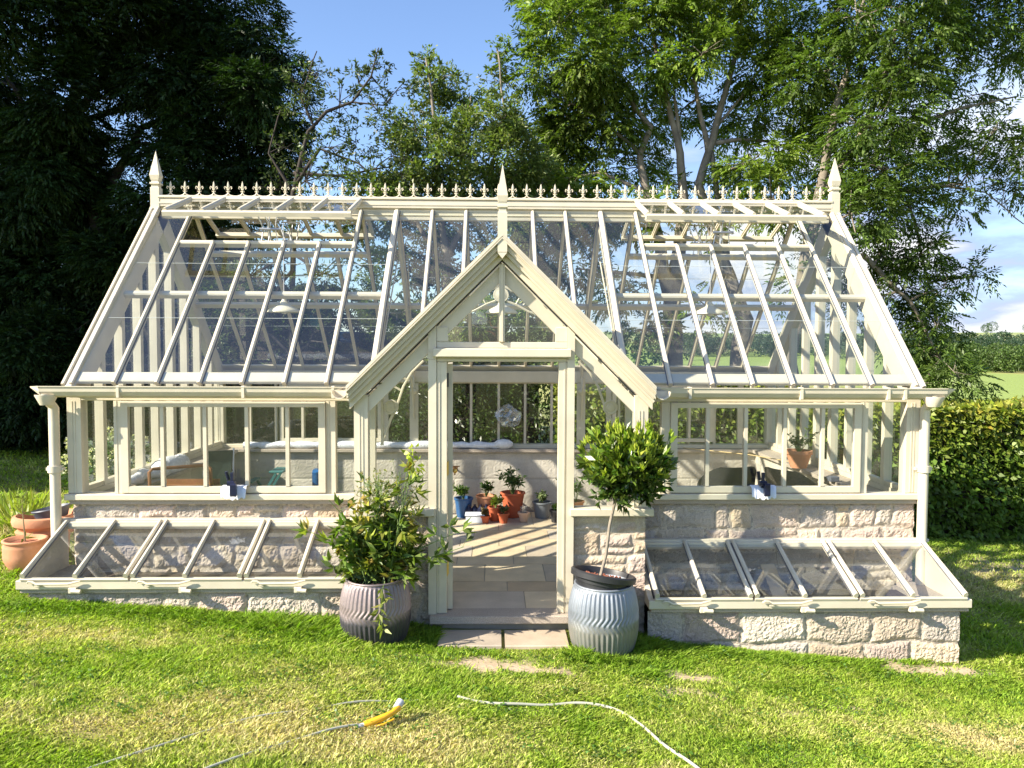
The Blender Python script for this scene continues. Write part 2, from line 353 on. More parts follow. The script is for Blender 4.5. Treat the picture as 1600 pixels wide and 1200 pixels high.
# ---------------------------------------------------------------- ground
def gz(x, y):
    xx = max(-11, min(13, x))
    z = -0.10-0.080*xx
    if x > 13: z -= 0.05*min(x-13, 12)
    if y < 5.3: z += 0.085*(5.3-max(y, -4))
    if y > 11 : z -= 0.02*min(y-11, 10)
    z += 0.012*math.sin(x*2.1+y)+0.012*math.sin(y*2.7-x*0.8)
    q = math.exp(-((x-.07)/.75)**4-((y-5.75)/.30)**4)
    z = z*(1-q)+(-.125)*q
    r = math.hypot(x, y)
    if r > 24:
        t = min(1, (r-24)/60); t = t*t*(3-2*t)
        far = float(np.interp(r, (0, 70, 110, 200, 320, 430, 560, 720, 1200), (-3, -3.0, -3.1, -3.9, -4.9, -2.5, 3.5, 17.6, 19.5)))
        far += .8*math.sin(x*0.011+1)*min(1, r/300)
        z = z*(1-t)+far*t
    return z
def patch(x, y):
    """0 lush .. 1 dry straw, and bare soil amount"""
    n = fbm((x*0.9, y*1.3, 3.1), 3)
    d = 0.64*n+0.25
    for (cx, cy, rx, ry, a) in ((-2.9, 5.25, 0.9, 0.25, 0.55), (-0.9, 4.0, 0.9, 0.5, 0.7), (-0.2, 4.0, 0.6, 0.3, 0.3), (3.0, 4.55, 0.6, 0.3, 0.8), (-0.9, 4.75, 0.6, 0.3, 0.35), (-3.0, 4.6, 0.6, 0.3, 0.2), (0.9, 3.8, 0.5, 0.3, 0.25), (-2.2, 3.9, .5, .3, .3), (6.0, 8.5, 1.5, 1.0, 0.6), (-5.0, 8.0, 1.6, 0.7, 0.6), (1.6, 4.4, 1.2, .25, .25)):
        d += a*math.exp(-((x-cx)/rx)**2-((y-cy)/ry)**2)
    s = 0
    for (cx, cy, rx, ry, a) in ((-0.10, 5.22, 0.34, 0.16, 1.2), (0.35, 5.18, 0.3, 0.10, 0.7), (1.35, 5.25, 0.30, 0.09, 0.8), (1.25, 4.95, 0.25, 0.12, 0.6), (2.3, 4.95, 0.5, 0.10, 0.5), (3.35, 5.75, 0.45, 0.12, 1.2), (1.95, 4.75, .4, .08, .5), (7.2, 9.2, 1.4, 0.7, .8)):
        s += a*math.exp(-((x-cx)/rx)**2-((y-cy)/ry)**2)
    s += 1.1*fbm((x*5, y*7, 9), 3)*(1 if s > 0.10 else 0)
    return max(0, min(1, d)), max(0, min(1, s))
xs = np.concatenate([-np.geomspace(2600, 12, 46), np.arange(-11.5, -4.3, .15), np.arange(-4.3, 4.6, 0.055), np.arange(4.6, 12.01, .15), np.geomspace(12.5, 2600, 56)])
ys = np.concatenate([np.array([-60, -20, -8, -3, 0, 1.5, 2.6]), np.arange(3.2, 6.1, 0.05), np.arange(6.1, 7.0, .1), np.arange(7.0, 16, 0.3), np.geomspace(16.5, 3000, 70)])
b = MB(); b.cur = (0, 0, 0); nx, ny = len(xs), len(ys)
gv = []; gc = []
for y in ys:
    for x in xs:
        gv.append((x, y, gz(x, y))); d, s = patch(x, y) if abs(x) < 14 and y < 16 else (0.3, 0)
        g = Vector((0.14, 0.19, 0.025)).lerp(Vector((0.36, 0.28, 0.12)), d).lerp(Vector((0.50, 0.38, 0.25)), s)
        r = math.hypot(x, y)
        if r > 40:
            n = fbm((x*0.004, y*0.007, 2), 2)
            g = Vector((0.23, 0.30, 0.055)) if n > -0.25 else Vector((0.33, 0.32, 0.09))
            if r > 600: g = Vector((0.20, 0.27, 0.08)) if fbm((x*.006, y*.003, 7), 1) > -.1 else Vector((0.27, 0.30, 0.11))
        gc.append(tuple(g))
b.v = gv; b.c = gc; b.f = [(j*nx+i, j*nx+i+1, (j+1)*nx+i+1, (j+1)*nx+i) for j in range(ny-1) for i in range(nx-1)]
tag(b.build('ground', M['ground'], smooth='all', fix=False), kind='structure', label='sloping lawn running out to the valley fields')

# ---------------------------------------------------------------- stone walls
STONES = [(0.54, 0.44, 0.36), (0.58, 0.48, 0.37), (0.48, 0.42, 0.36), (0.58, 0.50, 0.41), (0.58, 0.46, 0.33), (0.44, 0.385, 0.33), (0.54, 0.43, 0.36)]
def masonry(mb, O, U, Nn, Lw, H, seed, res=0.012, rough=True, zbot=None, lo=0.12, hi=0.24, bl=(0.18, 0.46), depth=0.015):
    """one dressed face: courses of blocks with recessed mortar, as real relief"""
    rng = random.Random(seed); O = nv(O); U = nv(U); Nn = nv(Nn)
    if rough: rows = []
    z = 0; courses = []
    while z < H-0.02:
        h = rng.uniform(lo, hi); 
        if H-z-h < lo*0.6: h = H-z
        x = -rng.uniform(0, 0.2); bs = []
        while x < Lw:
            l = rng.uniform(*bl) if rng.random() > .3 else bl[0]*rng.uniform(.7, 1.1)
            bs.append((x, x+l, rng.choice(STONES), rng.uniform(0.80, 1.15), (rng.uniform(.35, .65) if rng.random() < 0.32 and rough and h > .13 and lo < .2 else 0), rng.uniform(-.03, .03) if rough else 0)); x += l
        courses.append((z, z+h, bs)); z += h
    ncol = max(2, int(Lw/res)); nrow = max(2, int(H/res)); st = len(mb.v); mort = (0.56, 0.48, 0.38) if rough else (0.46, 0.43, 0.36)
    for j in range(nrow+1):
        zz = H*j/nrow
        for i in range(ncol+1):
            x = Lw*i/ncol; p = O+U*x+Vector((0, 0, zz))
            wx = x+(0.030*mnoise.noise(p*6)+.008*mnoise.noise(p*28) if rough else 0); wz = zz+(0.034*mnoise.noise(p*4.5+Vector((5, 5, 5)))+.007*mnoise.noise(p*30) if rough else 0)
            cc = None
            for (a, c, bs) in courses:
                if a <= wz < c or (c >= H-1e-6 and wz >= c): cc = (a, c, bs); break
            if cc is None: cc = courses[0]
            a, c, bs = cc; dd = 0; col = mort
            for (x0, x1, k, tone, split, dz) in bs:
                if x0 <= wx < x1:
                    c2, a2 = c, a
                    if split:
                        mid = a+(c-a)*split
                        if wz < mid: c2 = mid
                        else: a2 = mid
                    e = min(wx-x0, x1-wx, wz-a2, c2-wz); g = 0.012 if rough else 0.004
                    if e > g:
                        q = min(1, (e-g)/(0.026 if rough else 0.003)); dd = depth*(q**0.5)
                        col = tuple(v*tone for v in k) if rough else tuple(v*tone for v in (0.52, 0.48, 0.41))
                        if rough: dd += 0.010*mnoise.noise(p*7+Vector((x0*9, 0, 0)))*q+0.0055*mnoise.noise(p*24)*q+0.0065*mnoise.noise(p*55)*q+.0045*mnoise.noise(p*105)*q+0.05*dz*q
                    break
            dd += 0.003*mnoise.noise(p*40)
            mb.v.append(tuple(p+Nn*dd)); mb.c.append(col)
    W = ncol+1
    flip = U.cross(Vector((0, 0, 1))).dot(Nn) < 0
    for j in range(nrow):
        for i in range(ncol):
            f = (st+j*W+i, st+j*W+i+1, st+(j+1)*W+i+1, st+(j+1)*W+i)
            mb.f.append(f[::-1] if flip else f)
def core(mb, x0, x1, y0, y1, z0, z1, col=(0.36, 0.31, 0.26)):
    mb.cur = col; mb.box(x0, x1, y0, y1, z0, z1)

# ================================================================= GREENHOUSE
XL, XR, YF, YB = -3.585, 3.665, 6.52, 9.95
CX, YR, ZR = 0.04, 8.22, 3.575
YE0, YE1, ZE = 6.45, 10.02, 1.80
def roofz(y): return ZE+(ZR-ZE)*((y-YE0)/(YR-YE0) if y <= YR else (YE1-y)/(YE1-YR))
gh = thing('greenhouse', (CX, 8.2, 0), 'cream painted glass house with a gabled porch on a low granite wall', 'greenhouse')
C1, C2 = M['cream'], M['cream2']
# base walls
b = MB(); b.cur = (1, 1, 1)
core(b, XL+.03, -1.12, YF+.03, YF+.24, -0.3, 0.775)
masonry(b, (XL+.02, YF+.03, 0.05), (1, 0, 0), (0, -1, 0), 2.46, 0.725, 11, zbot=0, hi=0.24); b.cut(); core(b, 1.22, XR-.03, YF+.03, YF+.24, -0.6, 0.775)
masonry(b, (1.22, YF+.03, -0.35), (1, 0, 0), (0, -1, 0), 2.43, 1.125, 12, hi=0.24)
b.build_each('front_wall', M['stone'], gh, fix=False)
b = MB(); b.cur = (1, 1, 1)
core(b, XL+.03, XL+.27, YF+.24, YB, -0.3, 0.775); masonry(b, (XL+.03, YF+.03, 0.0), (0, 1, 0), (-1, 0, 0), 3.4, 0.775, 13, res=0.02); b.cut()
core(b, XR-.27, XR-.03, YF+.24, YB, -0.6, 0.775); masonry(b, (XR-.03, YF+.03, -0.5), (0, 1, 0), (1, 0, 0), 3.4, 1.275, 14, res=0.02)
b.build_each('end_wall', M['stone'], gh, fix=False)
b = MB(); b.cur = (1, 1, 1)
core(b, XL+.27, XR-.27, YB-.10, YB+.10, -0.5, 0.775, (0.36, 0.34, 0.31))
masonry(b, (XL+.27, YB-.10, 0.0), (1, 0, 0), (0, -1, 0), 6.71, 0.775, 21, res=0.02, rough=False, lo=0.215, hi=0.2151, bl=(0.44, 0.441), depth=0.005); b.cut()
masonry(b, (XL+.27, YF+.24, 0.0), (0, 1, 0), (1, 0, 0), 3.1, 0.775, 22, res=0.02, rough=False, lo=0.215, hi=0.2151, bl=(0.44, 0.441), depth=0.005); b.cut()
masonry(b, (XR-.27, YF+.24, 0.0), (0, 1, 0), (-1, 0, 0), 3.1, 0.775, 23, res=0.02, rough=False, lo=0.215, hi=0.2151, bl=(0.44, 0.441), depth=0.005); b.cut()
b.build_each('inner_block_wall', M['block'], gh, fix=False)
# piers of the porch
for (x0, x1, sd_) in ((-1.10, -0.465, 31), (0.60, 1.215, 33)):
    b = MB(); b.cur = (1, 1, 1); core(b, x0+.02, x1-.02, 6.05, 6.24, -0.5, 0.79)
    z0 = -0.30
    masonry(b, (x0+.01, 6.045, z0), (1, 0, 0), (0, -1, 0), x1-x0-.02, 0.79-z0, sd_+6, lo=.17, hi=.26, bl=(.22, .42))
    ox = x0+.02 if x0 < 0 else x1-.02
    masonry(b, (ox, 6.04, z0), (0, 1, 0), (-1 if x0 < 0 else 1, 0, 0), 0.5, 0.79-z0, sd_+1)
    ix = x1-.02 if x0 < 0 else x0+.02
    masonry(b, (ix, 6.04, z0), (0, 1, 0), (1 if x0 < 0 else -1, 0, 0), 0.20, 0.79-z0, sd_+2)
    core(b, (x0+.04 if x0 < 0 else x1-.24), (x0+.24 if x0 < 0 else x1-.04), 6.22, YF+.1, -0.5, 0.785)
    b.build('porch_pier', M['stone'], gh, fix=False)
# copings
b = MB()
b.box(XL+.01, -1.13, YF-.02, YF+.30, 0.778, 0.815, .004); b.cut(); b.box(1.24, XR-.01, YF-.02, YF+.30, 0.778, 0.815, .004); b.cut()
b.box(XL+.01, XR-.01, YB-.17, YB+.12, 0.778, 0.818, .004); b.cut()
for k in range(4):
    y0 = YF+.305+k*0.735; b.box(XL+.01, XL+.34, y0, y0+.73, 0.778, 0.817, .003); b.cut(); b.box(XR-.34, XR-.01, y0, y0+.73, 0.778, 0.817, .003); b.cut()
b.build_each('wall_coping', M['coping'], gh)
# floor slabs
b = MB(); rng = random.Random(5); y = 6.02
cols = [(0.60, 0.50, 0.35), (0.66, 0.55, 0.37), (0.56, 0.48, 0.37), (0.70, 0.58, 0.39), (0.60, 0.47, 0.31), (0.54, 0.47, 0.38)]
while y < YB-.12:
    h = rng.choice([0.28, 0.42, 0.56]); h = min(h, YB-.11-y); x = XL+.28 if y > YF+.1 else -0.44
    xe = XR-.28 if y > YF+.1 else 0.59
    while x < xe:
        l = rng.choice([0.42, 0.56, 0.7, 0.84]); x1 = min(x+l, xe)
        if xe-x1 < .15: x1 = xe
        k = rng.choice(cols); t = rng.uniform(.88, 1.1); b.cur = tuple(v*t for v in k)
        b.box(x+.004, x1-.004, y+.004, y+h-.004, -0.04, 0.0+rng.uniform(-.0015, .0015)); x = x1
    y += h
b.cur = (0.34, 0.30, 0.25); b.box(XL+.27, XR-.27, YF, YB-.1, -.2, -0.006); b.box(-.5, .6, 6.0, YF, -.2, -.006)
tag(b.build('floor', M['paving']), kind='structure', label='pale sandstone paving inside the glass house')
b = MB(); b.box(-0.50, 0.615, 5.93, 6.13, -0.055, 0.006, .005); b.build('threshold', M['coping'], gh)

# sills and wall plates
b = MB()
def sill(x0, x1, y0, y1): b.box(x0, x1, y0, y1, 0.817, 0.868, .006); b.cut()
sill(XL-.015, -1.12, YF-.05, YF+.09); sill(1.235, XR+.015, YF-.05, YF+.09); sill(XL, XR, YB-.06, YB+.09)
b.box(XL-.015, XL+.10, YF+.09, YB-.06, 0.819, 0.866, .005); b.cut(); b.box(XR-.10, XR+.015, YF+.09, YB-.06, 0.819, 0.866, .005)
b.build_each('sill', C1, gh)
b = MB(); b.box(-1.125, -0.465, 5.95, 6.10, 0.79, 0.850, .006); b.box(-1.12, -.99, 6.10, YF+.1, .792, .848, .004); b.cut(); b.box(0.600, 1.255, 5.95, 6.10, 0.79, 0.850, .006); b.box(1.11, 1.25, 6.10, YF+.1, .792, .848, .004)
b.build_each('porch_sill', C1, gh)
b = MB()
for (x0, x1) in ((XL, -1.10), (1.215, XR)):
    b.box(x0, x1, YF-.01, YF+.07, 1.655, 1.775, .006); b.box(x0, x1, YF-.025, YF-.01, 1.70, 1.775, .002); b.cut()
b.box(XL, XR, YB-.03, YB+.05, 1.655, 1.80, .006); b.box(XL+.06, XR-.06, YB-.075, YB-.032, 1.67, 1.815, .004)
b.build_each('eaves_beam', C1, gh)
# corner posts, gable end frames
for (x0, x1, sg) in ((XL, XL+.115, -1), (XR-.115, XR, 1)):
    for y0 in (YF-.012, YB-.06):
        bb = MB(); bb.box(x0, x1, y0, y0+.11, 0.869, 1.76, .006)
        for g in (0.035, 0.058): bb.box(x0+g, x0+g+.012, y0-.004, y0, 0.88, 1.65)
        bb.build('corner_post', C1, gh)
    bb = MB(); xc = (x0+x1)/2
    k = 9; ys_ = [YF+.05+(YB-YF-.04)*i/k for i in range(1, k)]
    for i, y in enumerate(ys_):
        wd = .05 if i in (3, 4) else .035
        bb.box(xc-.038, xc+.038, y-wd*.85, y+wd*.85, 0.867, roofz(y)-.12, .006); bb.cut()
    bb.build_each('gable_mullion', C1, gh)
    bb = MB(); bb.box(xc-.035, xc+.035, YF+.1, YB-.06, 1.68, 1.75, .004) if sg == 9 else bb.box(xc-.03, xc+.03, YF+.1, YB-.06, .868, .91, .004)
    bb.build('gable_rail', C1, gh)
    # rakes: rafter with deep inner board
    bb = MB()
    for (ya, yb) in ((YE0-.02, YR), (YE1+.02, YR)):
        za, zb = roofz(YE0)-.02, ZR+.03
        n_ = Vector((0, -(zb-za)*(1 if ya < yb else -1), abs(yb-ya))).normalized()
        bb.beam((xc, ya, za), (xc, yb, zb), .085, .20, n_)
        bb.beam((xc+sg*.048, ya, za+.022), (xc+sg*.048, yb, zb+.022), .03, .12, n_)
        bb.beam((xc-sg*.02, ya, za+.03), (xc-sg*.02, yb, zb+.03), .03, .032, n_)
    bb.build('rake_board', C1, gh)
    xg = xc+sg*.01
    ys2 = [YF+.06]+ys_+[YB-.03]
    V = []; F = []
    for i in range(len(ys2)-1):
        a, c = ys2[i], ys2[i+1]; o = len(V)
        if a < YR < c: V += [(xg, a, .868), (xg, c, .868), (xg, c, roofz(c)-.1), (xg, YR, ZR-.1), (xg, a, roofz(a)-.1)]; F.append(tuple(range(o, o+5)))
        else: V += [(xg, a, .868), (xg, c, .868), (xg, c, roofz(c)-.1), (xg, a, roofz(a)-.1)]; F.append(tuple(range(o, o+4)))
    bb = MB(); bb.add(V, F); bb.build('gable_glass', M['wglass'], gh, fix=False)
# ridge, cresting, finials
b = MB(); b.box(XL+.08, XR-.08, YR-.06, YR+.06, ZR-.005, ZR+.085, .008); b.box(XL+.08, XR-.08, YR-.072, YR+.072, ZR+.085, ZR+.113, .006)
b.box(XL+.08, XR-.08, YR-.066, YR-.06, ZR+.028, ZR+.045); b.box(XL+.08, XR-.08, YR-.03, YR+.03, ZR-.12, ZR-.005, .004)
b.build('ridge', C1, gh)
cr = MB(); cr.box(XL+.10, XR-.10, YR-.012, YR+.012, ZR+.113, ZR+.122); cr = cr.build('ridge_cresting', C2, gh)
b = MB(); z0 = ZR+.12
def arcpts(cx, cz, r, a0, a1, n, y=YR): return [(cx+r*math.cos(R(a0+(a1-a0)*i/n)), y, cz+r*math.sin(R(a0+(a1-a0)*i/n))) for i in range(n+1)]
b.tube([(0, YR, z0+.03), (0, YR, z0+.075)], [.007, .005], 6)
b.lathe([(0.0, 0), (.009, .012), (.013, .035), (.008, .062), (0, .085)], (0, YR, z0+.072), 6)
b.lathe([(0, 0), (.015, .004), (.015, .012), (0, .016)], (0, YR, z0+.058), 6)
for s in (1, -1):
    b.tube([(s*.004, YR, z0+.068), (s*.018, YR, z0+.092), (s*.034, YR, z0+.098), (s*.040, YR, z0+.083), (s*.031, YR, z0+.072)], [.005, .007, .007, .005, .004], 5)
    b.tube([(s*.003, YR, z0+.034), (s*.010, YR, z0+.018), (s*.030, YR, z0+.008), (s*.052, YR, z0+.003), (s*.0755, YR, z0+.003)], [.006, .006, .0045, .004, .003], 5)
    b.tube([(s*.003, YR, z0+.05), (s*.016, YR, z0+.045), (s*.020, YR, z0+.054)], [.006, .005, .003], 4)
fl = b.build('fleur_de_lis', C2, cr, smooth=True)
nf = 47; x0f, x1f = -3.40, 3.48
fl.location.x = x0f
for i in range(1, nf):
    if abs(i-23) < 0: continue
    c = fl.copy(); sc.collection.objects.link(c); c.parent = cr; c.location.x = x0f+(x1f-x0f)*i/(nf-1)
def finial(x, y, zbot, zneck, ztip, hw, base=None, front=False):
    b = MB(); b.box(x-hw, x+hw, y-hw, y+hw, zbot, zneck-.03, .004)
    b.box(x-hw*.8, x+hw*.8, y-hw*.8, y+hw*.8, zneck-.03, zneck, 0); b.box(x-hw*1.08, x+hw*1.08, y-hw*1.08, y+hw*1.08, zneck, zneck+.022, .004)
    b.box(x-hw*.8, x+hw*.8, y-hw*.8, y+hw*.8, zneck+.022, zneck+.045)
    zs = zneck+.045
    a = hw; m_ = hw*1.12; h = ztip-zs
    def ring(q, z): return [(x-q, y-q, z), (x+q, y-q, z), (x+q, y+q, z), (x-q, y+q, z)]
    vs = ring(a*.9, zs)+ring(m_, zs+h*.16)+ring(hw*.60, zs+h*.55)+[(x, y, ztip)]
    b.add(vs, [(3, 2, 1, 0)]+[(k*4+i, k*4+(i+1) % 4, (k+1)*4+(i+1) % 4, (k+1)*4+i) for k in range(2) for i in range(4)]+[(8+i, 8+(i+1) % 4, 12) for i in range(4)])
    if front:
        vs = [(x-hw, y-hw, zbot), (x+hw, y-hw, zbot), (x+hw, y+hw, zbot), (x-hw, y+hw, zbot), (x, y-hw, zbot-.045), (x, y+hw, zbot-.045)]
        b.add(vs, [(0, 4, 1), (3, 2, 5), (0, 3, 5, 4), (1, 4, 5, 2)])
    b.build('finial', C1, gh)
finial(XL+.045, YR-.02, 3.40, 3.80, 4.155, .045); finial(XR-.045, YR-.02, 3.40, 3.80, 4.155, .045)

# main roof: glazing bars, purlins, vents
barsX = [-3.163, -2.811, -2.459, -2.107, -1.756, -1.404, -1.03, -.655, -.30, .058, .40, .745, 1.12, 1.49, 1.847, 2.192, 2.535, 2.876, 3.215]
VL, VR = (-3.163, -1.404), (1.49, 3.215)
TV = 0.765
def rp(x, t, side=0, up_=0.0):
    y = YE0+(YR-YE0)*t if side == 0 else YE1-(YE1-YR)*t
    n = Vector((0, -1 if side == 0 else 1, 1)).normalized()
    return Vector((x, y, ZE+(ZR-ZE)*t))+n*up_
NF, NB = Vector((0, -1, 1)).normalized(), Vector((0, 1, 1)).normalized()
PX, PZ, PY0 = 0.058, 2.935, 5.93      # porch ridge
def porchz(x): return PZ-abs(x-PX)*0.985
def in_vent(x, e=0.01): return (VL[0]+e < x < VL[1]-e) or (VR[0]+e < x < VR[1]-e)
def valley_t(x):
    z = porchz(x); return max(0.0, (z-ZE)/(ZR-ZE))
prof_bar = lambda w_, h_: [(-w_/2*.55, -h_), (w_/2*.55, -h_), (w_/2*.55, -.012), (w_/2, -.008), (w_/2, .012), (w_/2*.45, .026), (-w_/2*.45, .026), (-w_/2, .012), (-w_/2, -.008), (-w_/2*.55, -.012)]
for side in (0, 1):
    nn = NF if side == 0 else NB
    for x in barsX:
        heavy = abs(x+1.03) < .01 or abs(x-1.12) < .01
        if side == 0 and abs(x-PX) < .02: continue
        b = MB(); t0 = -0.005; t1 = 1.0
        if side == 0: t0 = max(t0, valley_t(x)-.0)
        if in_vent(x): t1 = TV
        elif heavy or abs(x-VL[0]) < .01 or abs(x-VL[1]) < .01 or abs(x-VR[0]) < .01 or abs(x-VR[1]) < .01: pass
        a, c = rp(x, t0, side), rp(x, t1, side)
        b.beam(a, c, .036 if not heavy else .05, 0, nn, prof=prof_bar(.038 if not heavy else .056, .045 if not heavy else .15))
        o = b.build('glazing_bar', C1, gh)
        b = MB(); b.beam(a+nn*.004, c+nn*.004, (.038 if not heavy else .056)+.012, .010, nn); b.build('glazing_seal', M['slate'], o)
    # panes
    xe = [XL+.06]+barsX+[XR-.06]
    for i in range(len(xe)-1):
        xa, xb = xe[i], xe[i+1]; xm = (xa+xb)/2
        if xb-xa < .1: continue
        t1 = TV if in_vent(xm) else 1.0
        if side == 0:
            ta, tb = valley_t(xa), valley_t(xb)
            if ta > 0 or tb > 0:
                pts = [rp(xa, ta, 0), rp(xb, tb, 0), rp(xb, 1, 0), rp(xa, 1, 0)]
            else: pts = [rp(xa, 0, 0), rp(xb, 0, 0), rp(xb, t1, 0), rp(xa, t1, 0)]
        else: pts = [rp(xa, 0, 1), rp(xa, t1, 1), rp(xb, t1, 1), rp(xb, 0, 1)]
        pane('roof_glass', [tuple(p) for p in pts], M['glass'], gh)
    # purlins and vent trimmers
    b = MB()
    for (xa, xb) in ((XL+.1, -1.06), (1.15, XR-.1)) if side == 0 else ((XL+.1, XR-.1),):
        p, q = rp(xa, .485, side, -.05), rp(xb, .485, side, -.05); b.beam(p, q, .06, .055, nn); b.cut()
    b.build_each('purlin', C1, gh)
    for (va, vb) in (VL, VR):
        b = MB(); b.beam(rp(va, TV, side, .012), rp(vb, TV, side, .012), .05, .06, nn); b.build('vent_trimmer', C1, gh)
    b = MB()
    for (tt) in (.32, .63): b.beam(rp(XL+.1, tt, side, .004), rp(-1.06 if side == 0 else XR-.1, tt, side, .004), .0035, .003, nn); b.cut()
    if side == 0:
        for tt in (.32, .63): b.beam(rp(1.15, tt, side, .004), rp(XR-.1, tt, side, .004), .0035, .003, nn); b.cut()
    b.build_each('glass_lap', M['lap'], gh)
    b = MB()
    b.beam(rp(XL+.1, .972, side, -.02), rp(XR-.1, .972, side, -.02), .016, .02, nn); b.build('top_rail', C1, gh)
    # eaves flashing board below the glass
    b = MB()
    segs = ((XL+.02, -1.16), (1.27, XR-.02)) if side == 0 else ((XL+.02, XR-.02),)
    for (xa, xb) in segs: b.beam(rp(xa, .035, side, -.004), rp(xb, .035, side, -.004), .11, .03, nn); b.cut()
    b.build_each('eaves_flashing', C1, gh)
    b = MB(); s_ = -1 if side == 0 else 1; yy = YE0-.115 if side == 0 else YE1+.115
    pr = [(-.055, .045), (-.05, .006), (-.028, -.028), (0.0, -.042), (.03, -.042), (.055, -.03), (.055, .04), (.045, .04), (.045, -.02), (0, -.034), (-.022, -.02), (-.043, .045), (-.062, .045), (-.062, .052), (-.055, .052)]
    pr = [(yy+0.02-s_*0+(-s_)*(-1)*0+(a if side == 0 else -a), 1.735+c) for a, c in pr]
    for (xa, xb) in segs: b.prism(pr, xa-.13 if xa < -3 else xa-.02, xb+.13 if xb > 3 else xb+.02, axis='x'); b.cut()
    b.build_each('gutter', C1, gh)
    if side == 0:
        b = MB()
        for (xa, sg) in ((XL-.11, -1), (XR+.11, 1)):
            o = 0
            vs = []
            for (a, c) in pr: vs.append((xa, a, c))
            for (a, c) in pr: vs.append((xa+sg*.10, yy+.03+(a-yy-.03)*.1, 1.780+(c-1.78)*.12))
            n = len(pr); b.add(vs, [tuple(range(n))[::-1], tuple(range(n, 2*n))]+[(i, (i+1) % n, (i+1) % n+n, i+n) for i in range(n)]); b.cut()
        b.build_each('gutter_end', C1, gh)
        b = MB()
        for x in (-3.06, -2.05, -1.32, 1.36, 1.62, 2.55, 3.28, 3.42): b.box(x-.011, x+.011, yy-.040, yy+.03, 1.690, 1.792, .004); b.cut()
        b.build_each('gutter_clip', C1, gh)
# vents
for side in (0, 1):
    nn = NF if side == 0 else NB; sy = -1 if side == 0 else 1
    for (va, vb) in (VL, VR):
        hx0, hx1 = va-.02, vb+.02; Lv = .69
        h = Vector((0, YR+sy*.075, ZR+.075)); ang = R(20)
        hv = Vector((0, sy*math.cos(ang), -math.sin(ang))); n2 = Vector((0, sy*math.sin(ang), math.cos(ang)))
        vt = MB(); st = [va+(vb-va)*i/5 for i in range(6)]
        for x in st: vt.beam((x, h.y, h.z), (x, h.y+hv.y*Lv, h.z+hv.z*Lv), 0, 0, n2, prof=prof_bar(.040, .03))
        e = h+hv*Lv; vt.beam((hx0, e.y, e.z+.004), (hx1, e.y, e.z+.004), .055, .052, n2)
        e0 = h+hv*.02; vt.beam((hx0, e0.y, e0.z+.02), (hx1, e0.y, e0.z+.02), .04, .04, n2)
        vt = vt.build('roof_vent', C1, gh)
        a, c = h+hv*.04, h+hv*(Lv-.03)
        pane('vent_glass', [(hx0+.03, a.y, a.z), (hx1-.03, a.y, a.z), (hx1-.03, c.y, c.z), (hx0+.03, c.y, c.z)], M['wglass'], vt)
        # opener: two bent arms on a spindle
        xm = (va+vb)/2+(.02 if va < 0 else -.05); op = MB(); g = rp(xm, TV, side, -.03); t_ = h+hv*.38
        for dx in (-.035, .035):
            op.tube([(xm+dx-.05, g.y, g.z), (xm+dx-.02, (g.y+t_.y)/2-sy*.02, g.z+.16), (xm+dx-.10, t_.y, t_.z-.02)], .007, 5)
            op.tube([(xm+dx+.06, g.y, g.z), (xm+dx+.03, (g.y+t_.y)/2, g.z+.15), (xm+dx+.06, t_.y, t_.z-.02)], .006, 5)
        op.tube([(xm-.09, (g.y+t_.y)/2, g.z+.155), (xm+.12, (g.y+t_.y)/2, g.z+.155)], .014, 7)
        op.tube([(xm, (g.y+t_.y)/2+.01, g.z+.22), (xm, (g.y+t_.y)/2+.05, g.z-.02)], .017, 7)
        op.box(xm-.1, xm+.1, t_.y-.02, t_.y+.02, t_.z-.03, t_.z-.02)
        op.build('vent_opener', M['steel'], gh)
# trusses: tie rods from the heavy rafters, wall brackets
for x in (-1.03, 1.12):
    b = MB()
    b.tube([(x+.06*(1 if x < 0 else -1), 7.75, 2.98), (x, 6.62, 1.72)], .007, 5); b.cut(); b.tube([(x+.06*(1 if x < 0 else -1), 8.7, 2.98), (x, 9.85, 1.72)], .007, 5)
    b.build_each('tie_rod', C1, gh)
    b = MB(); b.box(x-.055, x+.055, YB-.09, YB-.06, .868, 1.66, .005); b.build('wall_post', C1, gh)
    for yw, s in ((YB-.09, -1),):
        b = MB()
        pts = [(x, yw, 1.05+.16), (x, yw+s*.05, 1.28), (x, yw+s*.09, 1.42), (x, yw+s*.20, 1.60), (x, yw+s*.34, 1.76)]
        b.tube(pts, .012, 5); b.tube([(x, yw+s*.012, 1.2), (x, yw+s*.012, 1.75), (x, yw+s*.33, 2.05)], .011, 5); b.ball((x, yw+s*.07, 1.56), .05, 8)
        b.tube([(x, yw+s*.01, 1.45), (x, yw+s*.10, 1.44)], .008, 4); b.tube([(x, yw+s*.05, 1.75), (x, yw+s*.17, 1.58)], .008, 4)
        b.build('scroll_bracket', C2, gh, smooth=True)

